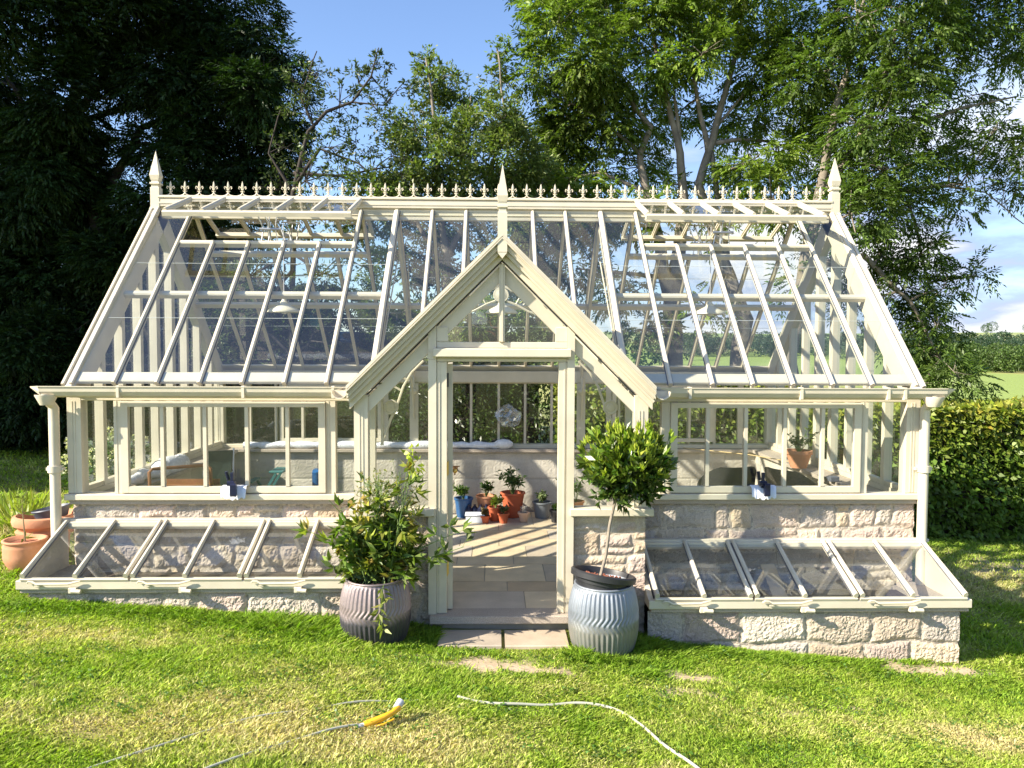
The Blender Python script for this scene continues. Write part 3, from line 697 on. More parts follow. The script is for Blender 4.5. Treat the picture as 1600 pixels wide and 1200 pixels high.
# ---- window units (sash in frame)
def sash(x0, x1, y, z0, z1, bars, glass=M['wglass'], fw_=.058):
    b = MB(); w_ = b
    w_.box(x0, x0+fw_, y, y+.045, z0, z1, .004); w_.box(x1-fw_, x1, y, y+.045, z0, z1, .004)
    w_.box(x0+fw_, x1-fw_, y+.001, y+.044, z0, z0+fw_*.95, .003); w_.box(x0+fw_, x1-fw_, y+.001, y+.044, z1-fw_*.8, z1, .003)
    for x in bars: w_.box(x-.015, x+.015, y-.003, y+.038, z0+fw_*.95, z1-fw_*.8, .003)
    o = w_.build('window', C1, gh)
    pane('window_glass', [(x0+.03, y+.02, z0+.03), (x1-.03, y+.02, z0+.03), (x1-.03, y+.02, z1-.03), (x0+.03, y+.02, z1-.03)], glass, o)
    return o
def fixed(x0, x1, y, z0, z1, axis='y'):
    if axis == 'y': pts = [(x0, y, z0), (x1, y, z0), (x1, y, z1), (x0, y, z1)]
    else: pts = [(y, x0, z0), (y, x1, z0), (y, x1, z1), (y, x0, z1)]
    pane('side_glass', pts, M['wglass'], gh)
Z0, Z1 = .869, 1.655
b = MB()
for (a, c) in ((-3.20, -3.135), (-1.425, -1.345), (1.432, 1.505), (3.150, 3.215)):
    b.box(a, c, YF-.008, YF+.075, Z0, Z1, .004); b.box(a+.02, a+.028, YF-.012, YF-.008, Z0, Z1); b.cut()
b.build_each('window_post', C1, gh)
b = MB()
for (a, c) in ((-3.39, -3.36),): pass
for x in (1.272,): b.box(x-.012, x+.012, YF+.02, YF+.05, Z0, Z1)
b.build('small_mullion', C1, gh)
sash(-3.133, -1.427, YF-.028, .876, 1.650, [-2.79, -2.435, -2.085, -1.745])
sash(1.507, 3.148, YF-.028, .876, 1.650, [1.823, 2.152, 2.49, 2.817])
fixed(-3.47, -3.20, YF+.03, Z0, Z1); fixed(-1.345, -1.10, YF+.03, Z0, Z1); fixed(1.20, 1.432, YF+.03, Z0, Z1); fixed(3.215, 3.55, YF+.03, Z0, Z1)
# rear glazed wall
b = MB()
for x in barsX:
    if abs(x+1.03) < .01 or abs(x-1.12) < .01: continue
    wd = .034 if min(abs(x-VL[0]), abs(x-VL[1]), abs(x-VR[0]), abs(x-VR[1])) < .01 else .016
    b.box(x-wd, x+wd, YB-.02, YB+.03, .868, 1.656, .003); b.cut()
b.build_each('rear_mullion', C1, gh)
xe = [XL+.06]+barsX+[XR-.06]
for (a, c) in ((XL+.1, -1.03), (-1.03, 1.12), (1.12, XR-.1)): fixed(a, c, YB+.005, .868, 1.656)
for (a, c) in ((-2.75, -1.45), (1.53, 2.85)):
    bars = [x for x in barsX if a+.05 < x < c-.05]
    sash(a, c, YB-.07, .90, 1.64, bars, fw_=.05)

# ================================================================= PORCH
YP = 6.0
def gz_(x, apex): return apex-abs(x-PX)
# posts
b = MB(); b.box(-1.093, -.985, YP-.01, YP+.09, .851, 1.74, .005); b.box(-1.055, -1.045, YP-.014, YP-.01, .86, 1.62); b.box(-1.03, -1.02, YP-.014, YP-.01, .86, 1.64); b.build('porch_post', C1, gh)
b = MB(); b.box(1.103, 1.210, YP-.01, YP+.09, .851, 1.74, .005); b.box(1.135, 1.145, YP-.014, YP-.01, .86, 1.62); b.box(1.16, 1.17, YP-.014, YP-.01, .86, 1.62); b.build('porch_post', C1, gh)
b = MB()
for (a, c) in ((-.515, -.452), (.570, .628)):
    b.box(a, c, YP-.012, YP+.08, .0, 2.02 if a < 0 else 2.02, .004)
    b.prism([(a, 2.02), (c, 2.02), (c, gz_(c, 2.79)), (a, gz_(a, 2.79))], YP-.012, YP+.08); b.cut()
b.build_each('door_post', C1, gh)
b = MB(); b.box(-.450, -.372, YP+.0, YP+.085, .007, 2.0, .006); b.box(-.435, -.425, YP-.006, YP, .01, 2.0)
b.box(.505, .568, YP+.0, YP+.085, .007, 2.0, .006); b.box(.545, .555, YP-.006, YP, .01, 2.0)
b.box(-.450, .568, YP+.002, YP+.083, 2.001, 2.03, .003)
b.build('door_frame', C1, gh)
b = MB(); b.box(-.472, .592, YP-.065, YP-.0125, 2.035, 2.105, .008); b.box(-.45, .568, YP-.0, YP+.08, 2.031, 2.105, .003); b.build('transom', C1, gh)
# gable light
b = MB(); b.box(-.450, .568, YP+.0, YP+.07, 2.106, 2.155, .004); b.box(-.450, -.362, YP, YP+.07, 2.156, 2.27, .004); b.box(.480, .568, YP, YP+.07, 2.156, 2.27, .004)
b.box(PX-.022, PX+.022, YP-.02, YP+.06, 2.156, 2.76, .004); b.box(PX-.008, PX+.008, YP-.026, YP-.02, 2.156, 2.76)
b.build('gable_light_frame', C1, gh)
pane('gable_light_glass', [(-.45, YP+.03, 2.15), (.56, YP+.03, 2.15), (.56, YP+.03, 2.28), (PX, YP+.03, 2.72), (-.45, YP+.03, 2.28)], M['wglass'], gh)
for s in (-1, 1):
    # inner gable board
    def X(d): return PX+s*d
    b = MB(); b.prism([(X(0), 2.80), (X(1.045), 1.755), (X(1.045), 1.625), (X(.56), 2.11), (X(.56), 2.0), (X(.50), 2.0), (X(.50), 2.135), (X(0), 2.635)] if False else [(X(0), 2.765), (X(1.045), 1.72), (X(1.045), 1.60), (X(0), 2.635)], YP+.016, YP+.08); b.build('gable_board', C1, gh)
    # stepped barge mouldings
    b = MB()
    for (za, zb, y0, y1) in ((2.985, 2.93, YP-.155, YP+.06), (2.93, 2.885, YP-.125, YP-.004), (2.885, 2.845, YP-.10, YP-.004), (2.845, 2.79, YP-.06, YP-.004)):
        xe_ = 1.185-(.01 if za < 2.9 else 0)
        b.prism([(X(0), za), (X(xe_), za-xe_*.985), (X(xe_), zb-xe_*.985), (X(0), zb)], y0, y1)
    for (za, y0) in ((2.965, YP-.160), (2.945, YP-.162), (2.912, YP-.131), (2.868, YP-.106)):
        b.prism([(X(0), za), (X(1.18), za-1.18*.985), (X(1.18), za-.010-1.18*.985), (X(0), za-.010)], y0, y0+.01)
    b.build('barge_board', C1, gh)
    b = MB(); b.prism([(X(0), 2.80), (X(1.10), 1.70), (X(1.10), 1.685), (X(0), 2.778)], YP+.006, YP+.013); b.build('barge_strip', M['black'], gh)  # thin black strip between the barge mouldings and the gable board
    # side light glass
    x0, x1 = sorted((X(.51 if s > 0 else .57), X(1.045)))
    zz = [(x0, .85), (x1, .85), (x1, gz_(x1, 2.66)), (x0, gz_(x0, 2.66))]
    pane('side_glass', [(a, YP+.03, c) for a, c in zz], M['wglass'], gh)
    # porch side wall: glass, post and plate
    xs_ = X(1.10)
    fixed(YP+.09, YF+.05, xs_+0*s, .85, 1.74, axis='x')
    b = MB(); b.box(xs_-.04, xs_+.04, YP+.09, YF+.02, 1.66, 1.76, .004); b.box(xs_-.035, xs_+.035, YF-.02, YF+.05, .85, 1.66, .004); b.build('side_plate', C1, gh)
    # porch roof bars, glass, valley
    yv = lambda d: YE0+(YR-YE0)*max(0, (PZ-.985*d-ZE)/(ZR-ZE))
    nn = Vector((s*.985, 0, 1)).normalized()
    b = MB()
    for y in (6.28, 6.60, 6.94, 7.27):
        dmin = 0.0; dmax = 1.19
        if y > YE0: dmax = min(dmax, (PZ-(ZE+(y-YE0)*(ZR-ZE)/(YR-YE0)))/.985)
        if dmax < .15: continue
        b.beam((X(dmax), y, PZ-.985*dmax), (X(0), y, PZ), 0, 0, nn, prof=prof_bar(.036, .04)); b.cut()
    b.build_each('porch_glazing_bar', C1, gh)
    yt = yv(0)
    pane('porch_roof_glass', [(X(1.19), YP-.1, PZ-.985*1.19), (X(1.19), YE0, PZ-.985*1.19), (X(0), yt, PZ), (X(0), YP-.1, PZ)], M['glass'], gh)
    b = MB(); b.beam((X(1.19), YE0-.01, PZ-.985*1.19+.012), (X(0), yt, PZ+.012), .05, .09, Vector((s*.3, -.6, 1))); b.build('valley_bar', C1, gh)
    # half-round gutter along the porch eaves, open end to the front
    b = MB(); gx, gzc, rr = X(1.245), 1.775, .062; n = 12
    po = [(gx+rr*math.cos(math.pi+math.pi*i/n), gzc+rr*math.sin(math.pi+math.pi*i/n)) for i in range(n+1)]
    pi_ = [(gx+(rr-.007)*math.cos(math.pi+math.pi*i/n), gzc+(rr-.007)*math.sin(math.pi+math.pi*i/n)) for i in range(n+1)][::-1]
    po = [(po[0][0]-.006, po[0][1])]+po+[(po[-1][0]+.006, po[-1][1])]
    b.prism(po+pi_, YP-.11, YF-.14); b.add([(a, YP-.02, c) for a, c in po[1:-1]], [tuple(range(n+1))])
    b.build('porch_gutter', C1, gh)
    # spandrel bracket with a round boss behind the porch opening
    b = MB(); xp = X(1.02); yb_ = YF+.02
    def Q(d, z): return (xp-s*d, yb_, z)
    b.tube([Q(.0, 1.28), Q(.04, 1.38), Q(.08, 1.50), Q(.12, 1.58), Q(.15, 1.66), Q(.19, 1.78), Q(.26, 1.90), Q(.36, 2.0)], [.010, .010, .012, .012, .011, .011, .010, .010], 6)
    b.tube([Q(.01, 1.28), Q(.01, 1.72)], .012, 6); b.tube([Q(.0, 1.70), Q(.34, 2.03)], .012, 6)
    for (d0, z0_, d1, z1_) in ((.02, 1.44, .06, 1.43), (.09, 1.79, .18, 1.74), (.17, 1.86, .24, 1.83)): b.tube([Q(d0, z0_), Q(d1, z1_)], .009, 5)
    b.lathe([(0, -.012), (.058, -.012), (.064, 0), (.064, .012), (.055, .020), (.050, .014), (.036, .014), (.030, .022), (.012, .022), (0, .026)], Q(.085, 1.605), 20, tilt=Matrix.Rotation(R(90), 3, 'X'))
    b.build('spandrel_bracket', C2, gh, smooth=True)
# porch ridge and central finial
b = MB(); b.box(PX-.035, PX+.035, YP-.08, 7.50, PZ-.03, PZ+.055, .008); b.build('porch_ridge', C1, gh)
finial(PX, YP-.12, 2.83, 3.165, 3.50, .036, front=True)
b = MB()
for s in (-1, 1):
    b.tube([(PX+s*.05, 6.9, 2.53), (PX+s*.13, 6.9, 2.50), (PX+s*.24, 6.9, 2.44), (PX+s*.36, 6.9, 2.40)], .010, 5); b.tube([(PX+s*.03, 6.9, 2.66), (PX+s*.2, 6.9, 2.57), (PX+s*.37, 6.9, 2.41)], .011, 5)
    for d in (.13, .2, .27): b.tube([(PX+s*d, 6.9, 2.50-.03*d), (PX+s*(d+.04), 6.9, 2.62-.42*d)], .007, 4)
b.lathe([(0, -.01), (.062, -.01), (.07, 0), (.066, .014), (.05, .012), (.034, .02), (0, .022)], (PX, 6.9, 2.585), 20, tilt=Matrix.Rotation(R(90), 3, 'X'))
b.build('ridge_bracket', C2, gh, smooth=True)
# door, open inwards
dr = MB()
def dpt(u, v, z): # u along leaf from hinge, v thickness
    a = R(93); return (-.372+.002+u*math.cos(a)+v*math.sin(a)*1, YP+.085+u*math.sin(a)-v*math.cos(a), z)
def dbox(mb, u0, u1, v0, v1, z0, z1):
    mb.add([dpt(u, v, z) for u in (u0, u1) for v in (v0, v1) for z in (z0, z1)], [(0, 1, 3, 2), (4, 6, 7, 5), (0, 4, 5, 1), (2, 3, 7, 6), (0, 2, 6, 4), (1, 5, 7, 3)])
dbox(dr, 0, .09, 0, .04, .015, 1.98); dbox(dr, .77, .86, 0, .04, .015, 1.98); dbox(dr, .09, .77, 0, .04, 1.89, 1.98); dbox(dr, .09, .77, 0, .04, .78, .87); dbox(dr, .09, .77, .005, .035, .015, .22); dbox(dr, .09, .77, .01, .03, .22, .78)
dr = dr.build('door', C1, gh)
g = MB(); g.add([dpt(.09, .02, .87), dpt(.77, .02, .87), dpt(.77, .02, 1.89), dpt(.09, .02, 1.89)], [(0, 1, 2, 3)]); g.build('door_glass', M['wglass'], dr, fix=False)
for z in (.30, 1.10, 1.80):
    g = MB(); g.box(-.3715, -.366, YP+.02, YP+.083, z, z+.11); g.tube([(-.368, YP+.088, z), (-.368, YP+.088, z+.11)], .008, 8); g.build('hinge', M['brass'] if z < 1.5 else M['black'], dr)
g = MB(); u = .81; p = dpt(u, .06, 1.0); g.ball(p, .022, 10); g.tube([dpt(u, .04, 1.0), p], .009, 8); g.build('door_knob', M['brass'], dr, smooth=True)
# downpipes
for (x, zb) in ((XL-.075, .10), (XR+.02, -.30)):
    b = MB(); y = YF-.07 if x < 0 else YF-.05; s = -1 if x < 0 else 1
    b.tube([(x, YE0-.10, 1.72), (x, YE0-.10, 1.68), (x, y, 1.60), (x, y, zb+.12), (x, y-.05, zb+.03)], .041, 16)
    b.lathe([(.085, .0), (.085, -.01), (.048, -.085), (.041, -.085)], (x, YE0-.10, 1.715), 16, caps=False)
    for z in (1.06,): b.lathe([(.05, 0), (.055, 0), (.055, .055), (.05, .055)], (x, y, z), 16); b.box(x-.07, x+.07, y-.01, y+.03, z+.015, z+.04)
    b.build('downpipe', C1, gh, smooth=True)

# ================================================================= COLD FRAMES
def cold_frame(label, x0, x1, bars, zt, zf, ground0, seedn, xwall):
    Yf, Yb = 5.86, 6.50
    cf = thing('cold_frame', ((x0+x1)/2, 6.1, ground0), label, 'cold frame', 'cold frames along the front wall')
    b = MB(); b.cur = (1, 1, 1); zb = ground0-.25; ztop = zf-.12
    core(b, x0+.03, x1-.03, Yf+.045, Yf+.22, zb, ztop); masonry(b, (xwall[0], Yf+.045, zb), (1, 0, 0), (0, -1, 0), xwall[1]-xwall[0], ztop-zb, seedn, lo=.215, hi=.30, bl=(.36, .62), res=.008)
    xo = x0+.03 if x0 < 0 else x1-.03
    core(b, min(xo, xo+(.2 if x0 < 0 else -.2)), max(xo, xo+(.2 if x0 < 0 else -.2)), Yf+.2, Yb+.04, zb, ztop)
    masonry(b, (xo, Yf+.05, zb), (0, 1, 0), (-1 if x0 < 0 else 1, 0, 0), .66, ztop-zb, seedn+1, lo=.16, hi=.27, bl=(.25, .55), res=.012)
    b.build('stone_base', M['stone'], cf, fix=False)
    b = MB(); b.box(x0-.01, x1+.02, Yf-.0, Yf+.24, ztop, ztop+.032, .004)
    xx = (x0-.012, x0+.2) if x0 < 0 else (x1-.2, x1+.022); b.box(xx[0], xx[1], Yf+.241, Yb+.03, ztop, ztop+.032, .003)
    b.build('coping', M['coping'], cf)
    zs = ztop+.033
    b = MB(); b.box(x0-.03, x1+.03, Yf-.02, Yf+.02, zs, zf-.018, .005)
    for x in (x0-.03, x1-.01): b.prism([(Yf+.021, zs), (Yb, zs), (Yb, zt-.03), (Yf+.021, zf-.02)], x, x+.04, axis='x')
    b.box(x0-.04, x1+.04, Yb-.03, Yb+.035, zt+.005, zt+.032, .004)
    b.box(x0-.01, x1+.01, Yb-.055, Yb-.03, zt-.012, zt+.014, .003)
    b.build('frame_box', C1, cf)
    b = MB(); b.cur = None; b.box(x0+.04, x1-.04, Yf+.22, Yb-.02, zb, ztop-.02); b.build('soil_bed', M['soil'], cf)
    d = Vector((0, Yf-Yb, zf-zt)).normalized(); nn = Vector((0, -(zt-zf), (Yb-Yf))).normalized(); nn = nn if nn.z > 0 else -nn
    for i in range(0, len(bars)-2, 2):
        xa, xm, xb = bars[i], bars[i+1], bars[i+2]; xa += .010; xb -= .010
        lid = MB(); P0, P1 = Vector((0, Yb-.035, zt)), Vector((0, Yf-.03, zf+.005))
        for x in (xa+.016, xm, xb-.016):
            lid.beam((x, P1.y, P1.z+.012), (x, P0.y, P0.z+.012), 0, 0, nn, prof=prof_bar(.036, .028))
        lid.beam((xa, P0.y, P0.z+.002), (xb, P0.y, P0.z+.002), .085, .03, nn); lid.beam((xa, P1.y+.012, P1.z-.003), (xb, P1.y+.012, P1.z-.003), .028, .022, nn)
        o = lid.build('lid', C1, cf)
        pane('lid_glass', [(xa+.02, P0.y, P0.z+.004), (xb-.02, P0.y, P0.z+.004), (xb-.02, P1.y, P1.z+.004), (xa+.02, P1.y, P1.z+.004)], M['cglass'], o)
        for x in (xa+.016, xm, xb-.016):
            g = MB(); g.beam((x, P1.y+.01, P1.z+.012), (x, P0.y-.03, P0.z+.012), .046, .008, nn); g.build('glazing_seal', M['slate'], o)
        s = MB(); y = Yf-.045; q0 = xa+.10; q1 = xm+.02
        s.tube([(q0-.045, y+.01, zf-.03), (q0-.03, y, zf-.016), (q0, y, zf-.018), (q0+.03, y-.004, zf-.035), (q1-.06, y-.006, zf-.032), (q1, y, zf-.018), (q1+.03, y, zf-.012)], [.006, .008, .008, .009, .009, .008, .005], 6)
        s.box(q0+.01, q0+.05, Yf-.04, Yf-.02, zf-.06, zf-.048); s.box(q1-.055, q1+.0, Yf-.06, Yf-.02, zf-.105, zf-.062, .004); s.tube([(q1-.03, Yf-.062, zf-.084), (q1+.04, Yf-.064, zf-.088)], .016, 8)
        s.build('lid_stay', C2, cf, smooth=True)
    return cf
cold_frame('long low cold frame with glass lids between the terracotta pots and the peony tub', -3.60, -1.12, [-3.60, -3.18, -2.774, -2.354, -1.914, -1.485, -1.10], .628, .345, .0, 41, (-3.565, -1.13))
cold_frame('low cold frame with glass lids on tall stone base beside the bay tree', 1.235, 3.71, [1.24, 1.63, 2.02, 2.42, 2.845, 3.27, 3.71], .445, .175, -.42, 47, (1.205, 3.68))
# board leaning inside the right-hand frame
b = MB(); a = [(2.28, 6.44, .27), (2.40, 6.44, .27), (2.42, 6.12, .035), (2.30, 6.12, .035)]
b.add([tuple(v) for v in a]+[(v[0], v[1]-.01, v[2]-.02) for v in a], [(0, 1, 2, 3), (7, 6, 5, 4), (0, 4, 5, 1), (1, 5, 6, 2), (2, 6, 7, 3), (3, 7, 4, 0)])
tag(b.build('board', M['palewood']), 'pale wooden board leaning inside the cold frame on tall base', 'board')

# ================================================================= TREES
T1C = [(-7.12,12.37,6.91,0.98,1.0),(-6.08,12.67,7.24,1.06,1.0),(-5.29,13.8,7.83,1.09,1.0),(-4.27,13.36,7.24,0.78,1.0),(-6.86,12.39,5.94,0.93,1.0),(-5.55,13.07,6.69,0.87,1.0),(-4.75,13.16,6.31,0.93,1.0),(-3.81,12.52,6.11,0.63,1.0),(-3.94,13.67,5.93,0.63,1.0),(-7.6,12.43,5.05,1.14,1.0),(-7.0,12.98,5.08,0.87,1.0),(-5.21,13.23,5.37,0.88,1.0),(-4.3,13.06,5.13,0.87,1.0),(-3.98,13.37,4.77,0.56,1.0),(-7.94,13.68,4.36,1.37,1.0),(-6.95,14.11,4.55,1.06,1.0),(-5.46,12.77,4.43,0.64,1.0),(-8.3,13.5,3.12,1.35,1.0),(-7.26,13.59,3.36,1.25,1.0),(-6.1,12.78,3.39,0.75,1.0),(-7.14,12.2,1.93,1.22,1.0),(-7.24,14.15,2.37,1.06,1.0),(-7.72,12.8,0.97,1.17,1.0),(-6.79,12.83,1.29,0.96,1.0),(-9.4,13.98,6.86,1.4,1.0),(-9.26,13.37,4.72,1.56,1.0),(-9.16,13.14,2.55,1.53,1.0),(-6.13,13.75,8.77,1.26,1.0),(-6.83,12.26,8.13,1.23,1.0),(-4.66,13.61,8.62,0.91,1.0),(-4.7,12.95,4.36,0.54,1.0),(-4.79,12.38,4.56,0.52,1.0),(-3.56,13.52,6.66,0.45,0.5),(-3.66,14.06,6.28,0.41,0.5),(-3.52,12.61,6.75,0.37,0.5),(-5.22,13.46,3.9,0.62,1.0),(-4.12,12.8,4.03,0.48,0.8),(-5.43,13.68,3.15,0.68,1.0),(-4.63,13.64,3.49,0.57,1.0)]
T1L = [[(-6.58,13.2,0.17,0.176),(-6.59,13.2,2.57,0.143),(-6.71,13.2,4.39,0.11),(-6.99,13.2,5.98,0.088),(-7.07,13.2,7.24,0.055)],[(-6.71,13.2,4.39,0.088),(-5.94,13.2,5.78,0.055),(-4.76,13.2,6.22,0.033)],[(-6.58,13.2,2.78,0.088),(-5.87,13.2,3.86,0.055),(-5.0,13.2,4.51,0.033)],[(-6.89,13.2,5.88,0.055),(-6.46,13.2,6.04,0.055),(-5.77,13.2,6.15,0.044),(-5.08,13.2,6.05,0.033)],[(-6.99,13.2,5.98,0.066),(-6.34,13.2,6.94,0.044),(-5.48,13.2,7.58,0.033)],[(-6.7,13.2,4.71,0.066),(-7.63,13.2,5.76,0.044),(-8.14,13.2,6.6,0.033)],[(-6.56,13.2,3.64,0.077),(-7.36,13.2,4.07,0.055),(-8.09,13.2,4.38,0.033)]]
T2C = [(-2.8,11.32,5.92,0.28,0.5),(-2.66,11.93,6.32,0.3,0.5),(-2.82,11.76,5.59,0.39,0.5),(-2.34,11.78,5.8,0.34,0.6),(-2.08,11.92,6.13,0.28,0.6),(-1.73,11.53,6.28,0.21,0.6),(-1.73,11.86,6.02,0.3,0.7),(-3.17,11.98,5.17,0.35,0.5),(-2.41,11.2,4.98,0.37,0.5),(-2.09,11.95,5.27,0.4,0.7),(-1.63,11.49,5.43,0.34,0.8),(-1.46,11.58,4.99,0.43,1),(-2.7,11.25,4.53,0.37,0.6),(-2.26,11.8,4.66,0.39,0.8),(-1.71,11.39,4.48,0.43,1),(-3.27,11.97,4.49,0.35,0.6),(-1.34,11.38,4.48,0.47,1),(-1.18,11.66,6.05,0.21,0.7),(-2.39,11.5,4.03,0.38,0.9),(-2.92,11.71,3.87,0.39,0.8),(-1.98,11.3,3.44,0.42,0.9),(-2.54,11.28,3.16,0.47,0.9),(-3.34,11.85,3.5,0.49,0.9),(-3.45,11.85,2.72,0.59,1.0),(-2.63,11.67,2.53,0.53,1.0),(-2.11,12.02,2.74,0.5,1.0),(-3.65,11.31,3.07,0.47,1.0),(-4.26,11.95,2.73,0.55,1.0),(-4.12,11.27,1.95,0.47,1.0),(-3.52,12.06,1.94,0.5,1.0)]
T2L = [[(-3.01,11.6,3.28,0.043),(-3.0,11.6,4.42,0.037),(-2.88,11.6,4.89,0.033),(-2.78,11.6,5.31,0.025),(-2.5,11.6,5.6,0.027),(-2.12,11.6,5.74,0.019),(-1.83,11.6,6.12,0.014),(-1.72,11.6,6.54,0.008)],[(-2.98,11.6,4.51,0.039),(-2.6,11.6,5.06,0.021),(-2.03,11.6,4.85,0.015),(-1.56,11.6,4.43,0.01)],[(-3.0,11.6,4.42,0.034),(-3.35,11.6,4.98,0.014),(-3.16,11.6,5.64,0.01)],[(-2.69,11.6,5.36,0.019),(-2.87,11.6,5.82,0.014),(-2.63,11.6,6.48,0.008)],[(-2.99,11.6,4.7,0.029),(-2.31,11.6,4.66,0.019),(-1.65,11.6,4.79,0.012)],[(-2.12,11.6,5.74,0.014),(-1.65,11.6,5.7,0.01),(-1.36,11.6,6.03,0.007)]]
T3C = [(-1.17,12.62,6.78,0.23,0.7),(-1.12,12.59,6.37,0.34,0.8),(-0.8,13.25,6.7,0.28,0.7),(-0.99,12.92,5.96,0.48,1.0),(-0.57,12.92,6.18,0.43,0.8),(-1.17,11.6,5.28,0.48,1.0),(-0.33,12.16,5.45,0.56,1.0),(-0.7,11.65,5.02,0.58,1.0),(-1.1,11.85,4.68,0.59,1.0),(-0.52,11.88,4.6,0.59,1.0),(0.07,13.05,6.54,0.35,0.6),(0.16,11.73,5.62,0.49,1.0),(0.26,12.03,5.12,0.65,1.0),(-0.03,12.39,4.6,0.67,1.0),(0.61,13.03,4.95,0.65,1.0),(-1.45,13.24,4.44,0.55,1.0),(-0.77,12.78,4.15,0.64,1.0),(0.07,11.88,3.92,0.59,1.0),(0.79,12.48,4.12,0.62,1.0),(0.01,12.77,7.01,0.16,0.4),(-1.65,11.59,4.43,0.48,1.0),(-1.81,12.72,4.14,0.42,1.0),(-2.13,12.16,4.14,0.41,1.0),(-1.59,12.56,3.39,0.52,1.0),(-0.98,12.7,3.41,0.64,1.0),(-0.35,12.7,3.31,0.64,1.0),(0.28,12.44,3.29,0.62,1.0),(0.8,12.5,3.3,0.52,1.0),(-1.69,11.86,2.64,0.49,1.0),(-1.16,12.39,2.66,0.62,1.0),(-0.42,11.73,2.54,0.59,1.0),(0.18,12.36,2.57,0.57,1.0),(0.7,12.46,2.57,0.52,1.0),(1.15,12.89,2.38,0.48,0.8),(-1.34,12.21,2.05,0.51,1.0),(-0.6,11.54,1.96,0.48,1.0),(0.08,12.45,1.95,0.52,1.0)]
T3L = [[(-0.75,12.4,0.5,0.093),(-0.75,12.4,3.08,0.072),(-0.85,12.4,4.3,0.052),(-0.95,12.4,5.6,0.031),(-1.1,12.4,6.7,0.012)],[(-0.75,12.4,3.59,0.052),(-0.14,12.4,4.71,0.031),(0.17,12.4,5.82,0.017),(0.04,12.4,6.82,0.008)],[(-0.75,12.4,3.28,0.052),(-1.36,12.4,4.29,0.031),(-1.66,12.4,4.79,0.016)],[(-0.85,12.4,4.4,0.031),(-0.44,12.4,5.31,0.021),(-0.39,12.4,6.11,0.01)],[(-0.75,12.4,2.56,0.052),(0.28,12.4,3.8,0.036),(0.78,12.4,4.82,0.021)]]
T4C = [(0.99,12.65,7.33,0.58,1.0),(1.88,13.83,8.05,0.69,1.0),(2.53,13.06,7.62,0.65,1.0),(3.27,13.04,7.73,0.6,1.0),(4.39,14.2,8.01,0.71,1.0),(0.6,13.06,6.76,0.54,0.8),(1.34,12.97,6.84,0.7,1.0),(2.09,12.97,6.74,0.7,1.0),(2.9,13.26,6.96,0.55,1.0),(3.33,12.4,6.86,0.41,0.7),(4.49,13.4,6.93,0.56,1.0),(0.89,14.23,6.37,0.71,1.0),(1.62,13.44,6.04,0.73,1.0),(2.47,13.84,6.27,0.63,1.0),(3.38,14.28,6.42,0.38,0.6),(1.0,14.05,5.52,0.7,1.0),(1.79,13.84,5.25,0.69,1.0),(2.62,13.99,5.41,0.41,0.6),(4.48,14.0,6.23,0.58,0.9),(4.41,12.76,5.24,0.53,0.9),(4.15,13.26,4.92,0.39,0.7),(1.04,12.95,4.51,0.59,1.0),(1.76,12.78,4.38,0.53,1.0),(2.97,13.46,4.96,0.28,0.5),(1.11,12.9,8.36,0.75,1.0),(2.28,13.56,8.81,0.79,1.0),(3.37,13.48,8.78,0.79,1.0),(4.14,12.43,8.18,0.73,1.0),(4.95,13.17,7.38,0.55,1.0),(5.04,13.06,6.39,0.49,1.0),(5.21,13.76,5.72,0.57,1.0),(4.5,12.39,4.54,0.46,1.0),(2.47,12.57,4.25,0.42,0.7),(3.62,13.33,4.28,0.33,0.6),(1.38,13.09,3.47,0.49,0.8),(2.13,13.66,3.08,0.46,0.7),(2.46,12.93,2.38,0.38,0.7),(3.56,12.63,2.8,0.37,0.4)]
T4L = [[(3.25,13.3,-0.29,0.188),(3.15,13.3,1.5,0.177),(3.06,13.3,2.84,0.155),(3.18,13.3,3.72,0.122),(3.25,13.3,4.6,0.089),(3.18,13.3,5.47,0.067),(2.92,13.3,6.44,0.044),(2.69,13.3,7.51,0.028)],[(3.05,13.3,2.95,0.133),(2.84,13.3,3.94,0.1),(2.61,13.3,4.81,0.078),(2.49,13.3,5.46,0.055),(2.65,13.3,5.9,0.055),(2.04,13.3,6.75,0.028),(1.7,13.3,7.39,0.017)],[(4.14,13.3,-0.29,0.177),(4.22,13.3,1.51,0.166),(4.31,13.3,2.62,0.144),(3.84,13.3,3.94,0.1),(3.52,13.3,4.93,0.078),(3.68,13.3,5.47,0.072),(3.89,13.3,6.34,0.055),(4.12,13.3,7.1,0.044),(4.27,13.3,7.96,0.028)],[(3.68,13.3,5.47,0.055),(3.5,13.3,6.23,0.039),(3.35,13.3,7.09,0.028)],[(3.73,13.3,5.53,0.044),(3.85,13.3,4.82,0.055),(4.01,13.3,3.72,0.078)],[(3.79,13.3,5.91,0.033),(4.24,13.3,6.46,0.022),(4.67,13.3,7.11,0.017)],[(3.25,13.3,4.6,0.055),(3.12,13.3,6.12,0.033),(3.05,13.3,6.55,0.022)],[(2.49,13.3,5.46,0.039),(1.71,13.3,6.1,0.022),(1.05,13.3,6.42,0.017)],[(2.61,13.3,4.81,0.044),(1.83,13.3,5.13,0.028),(1.17,13.3,5.02,0.017)]]
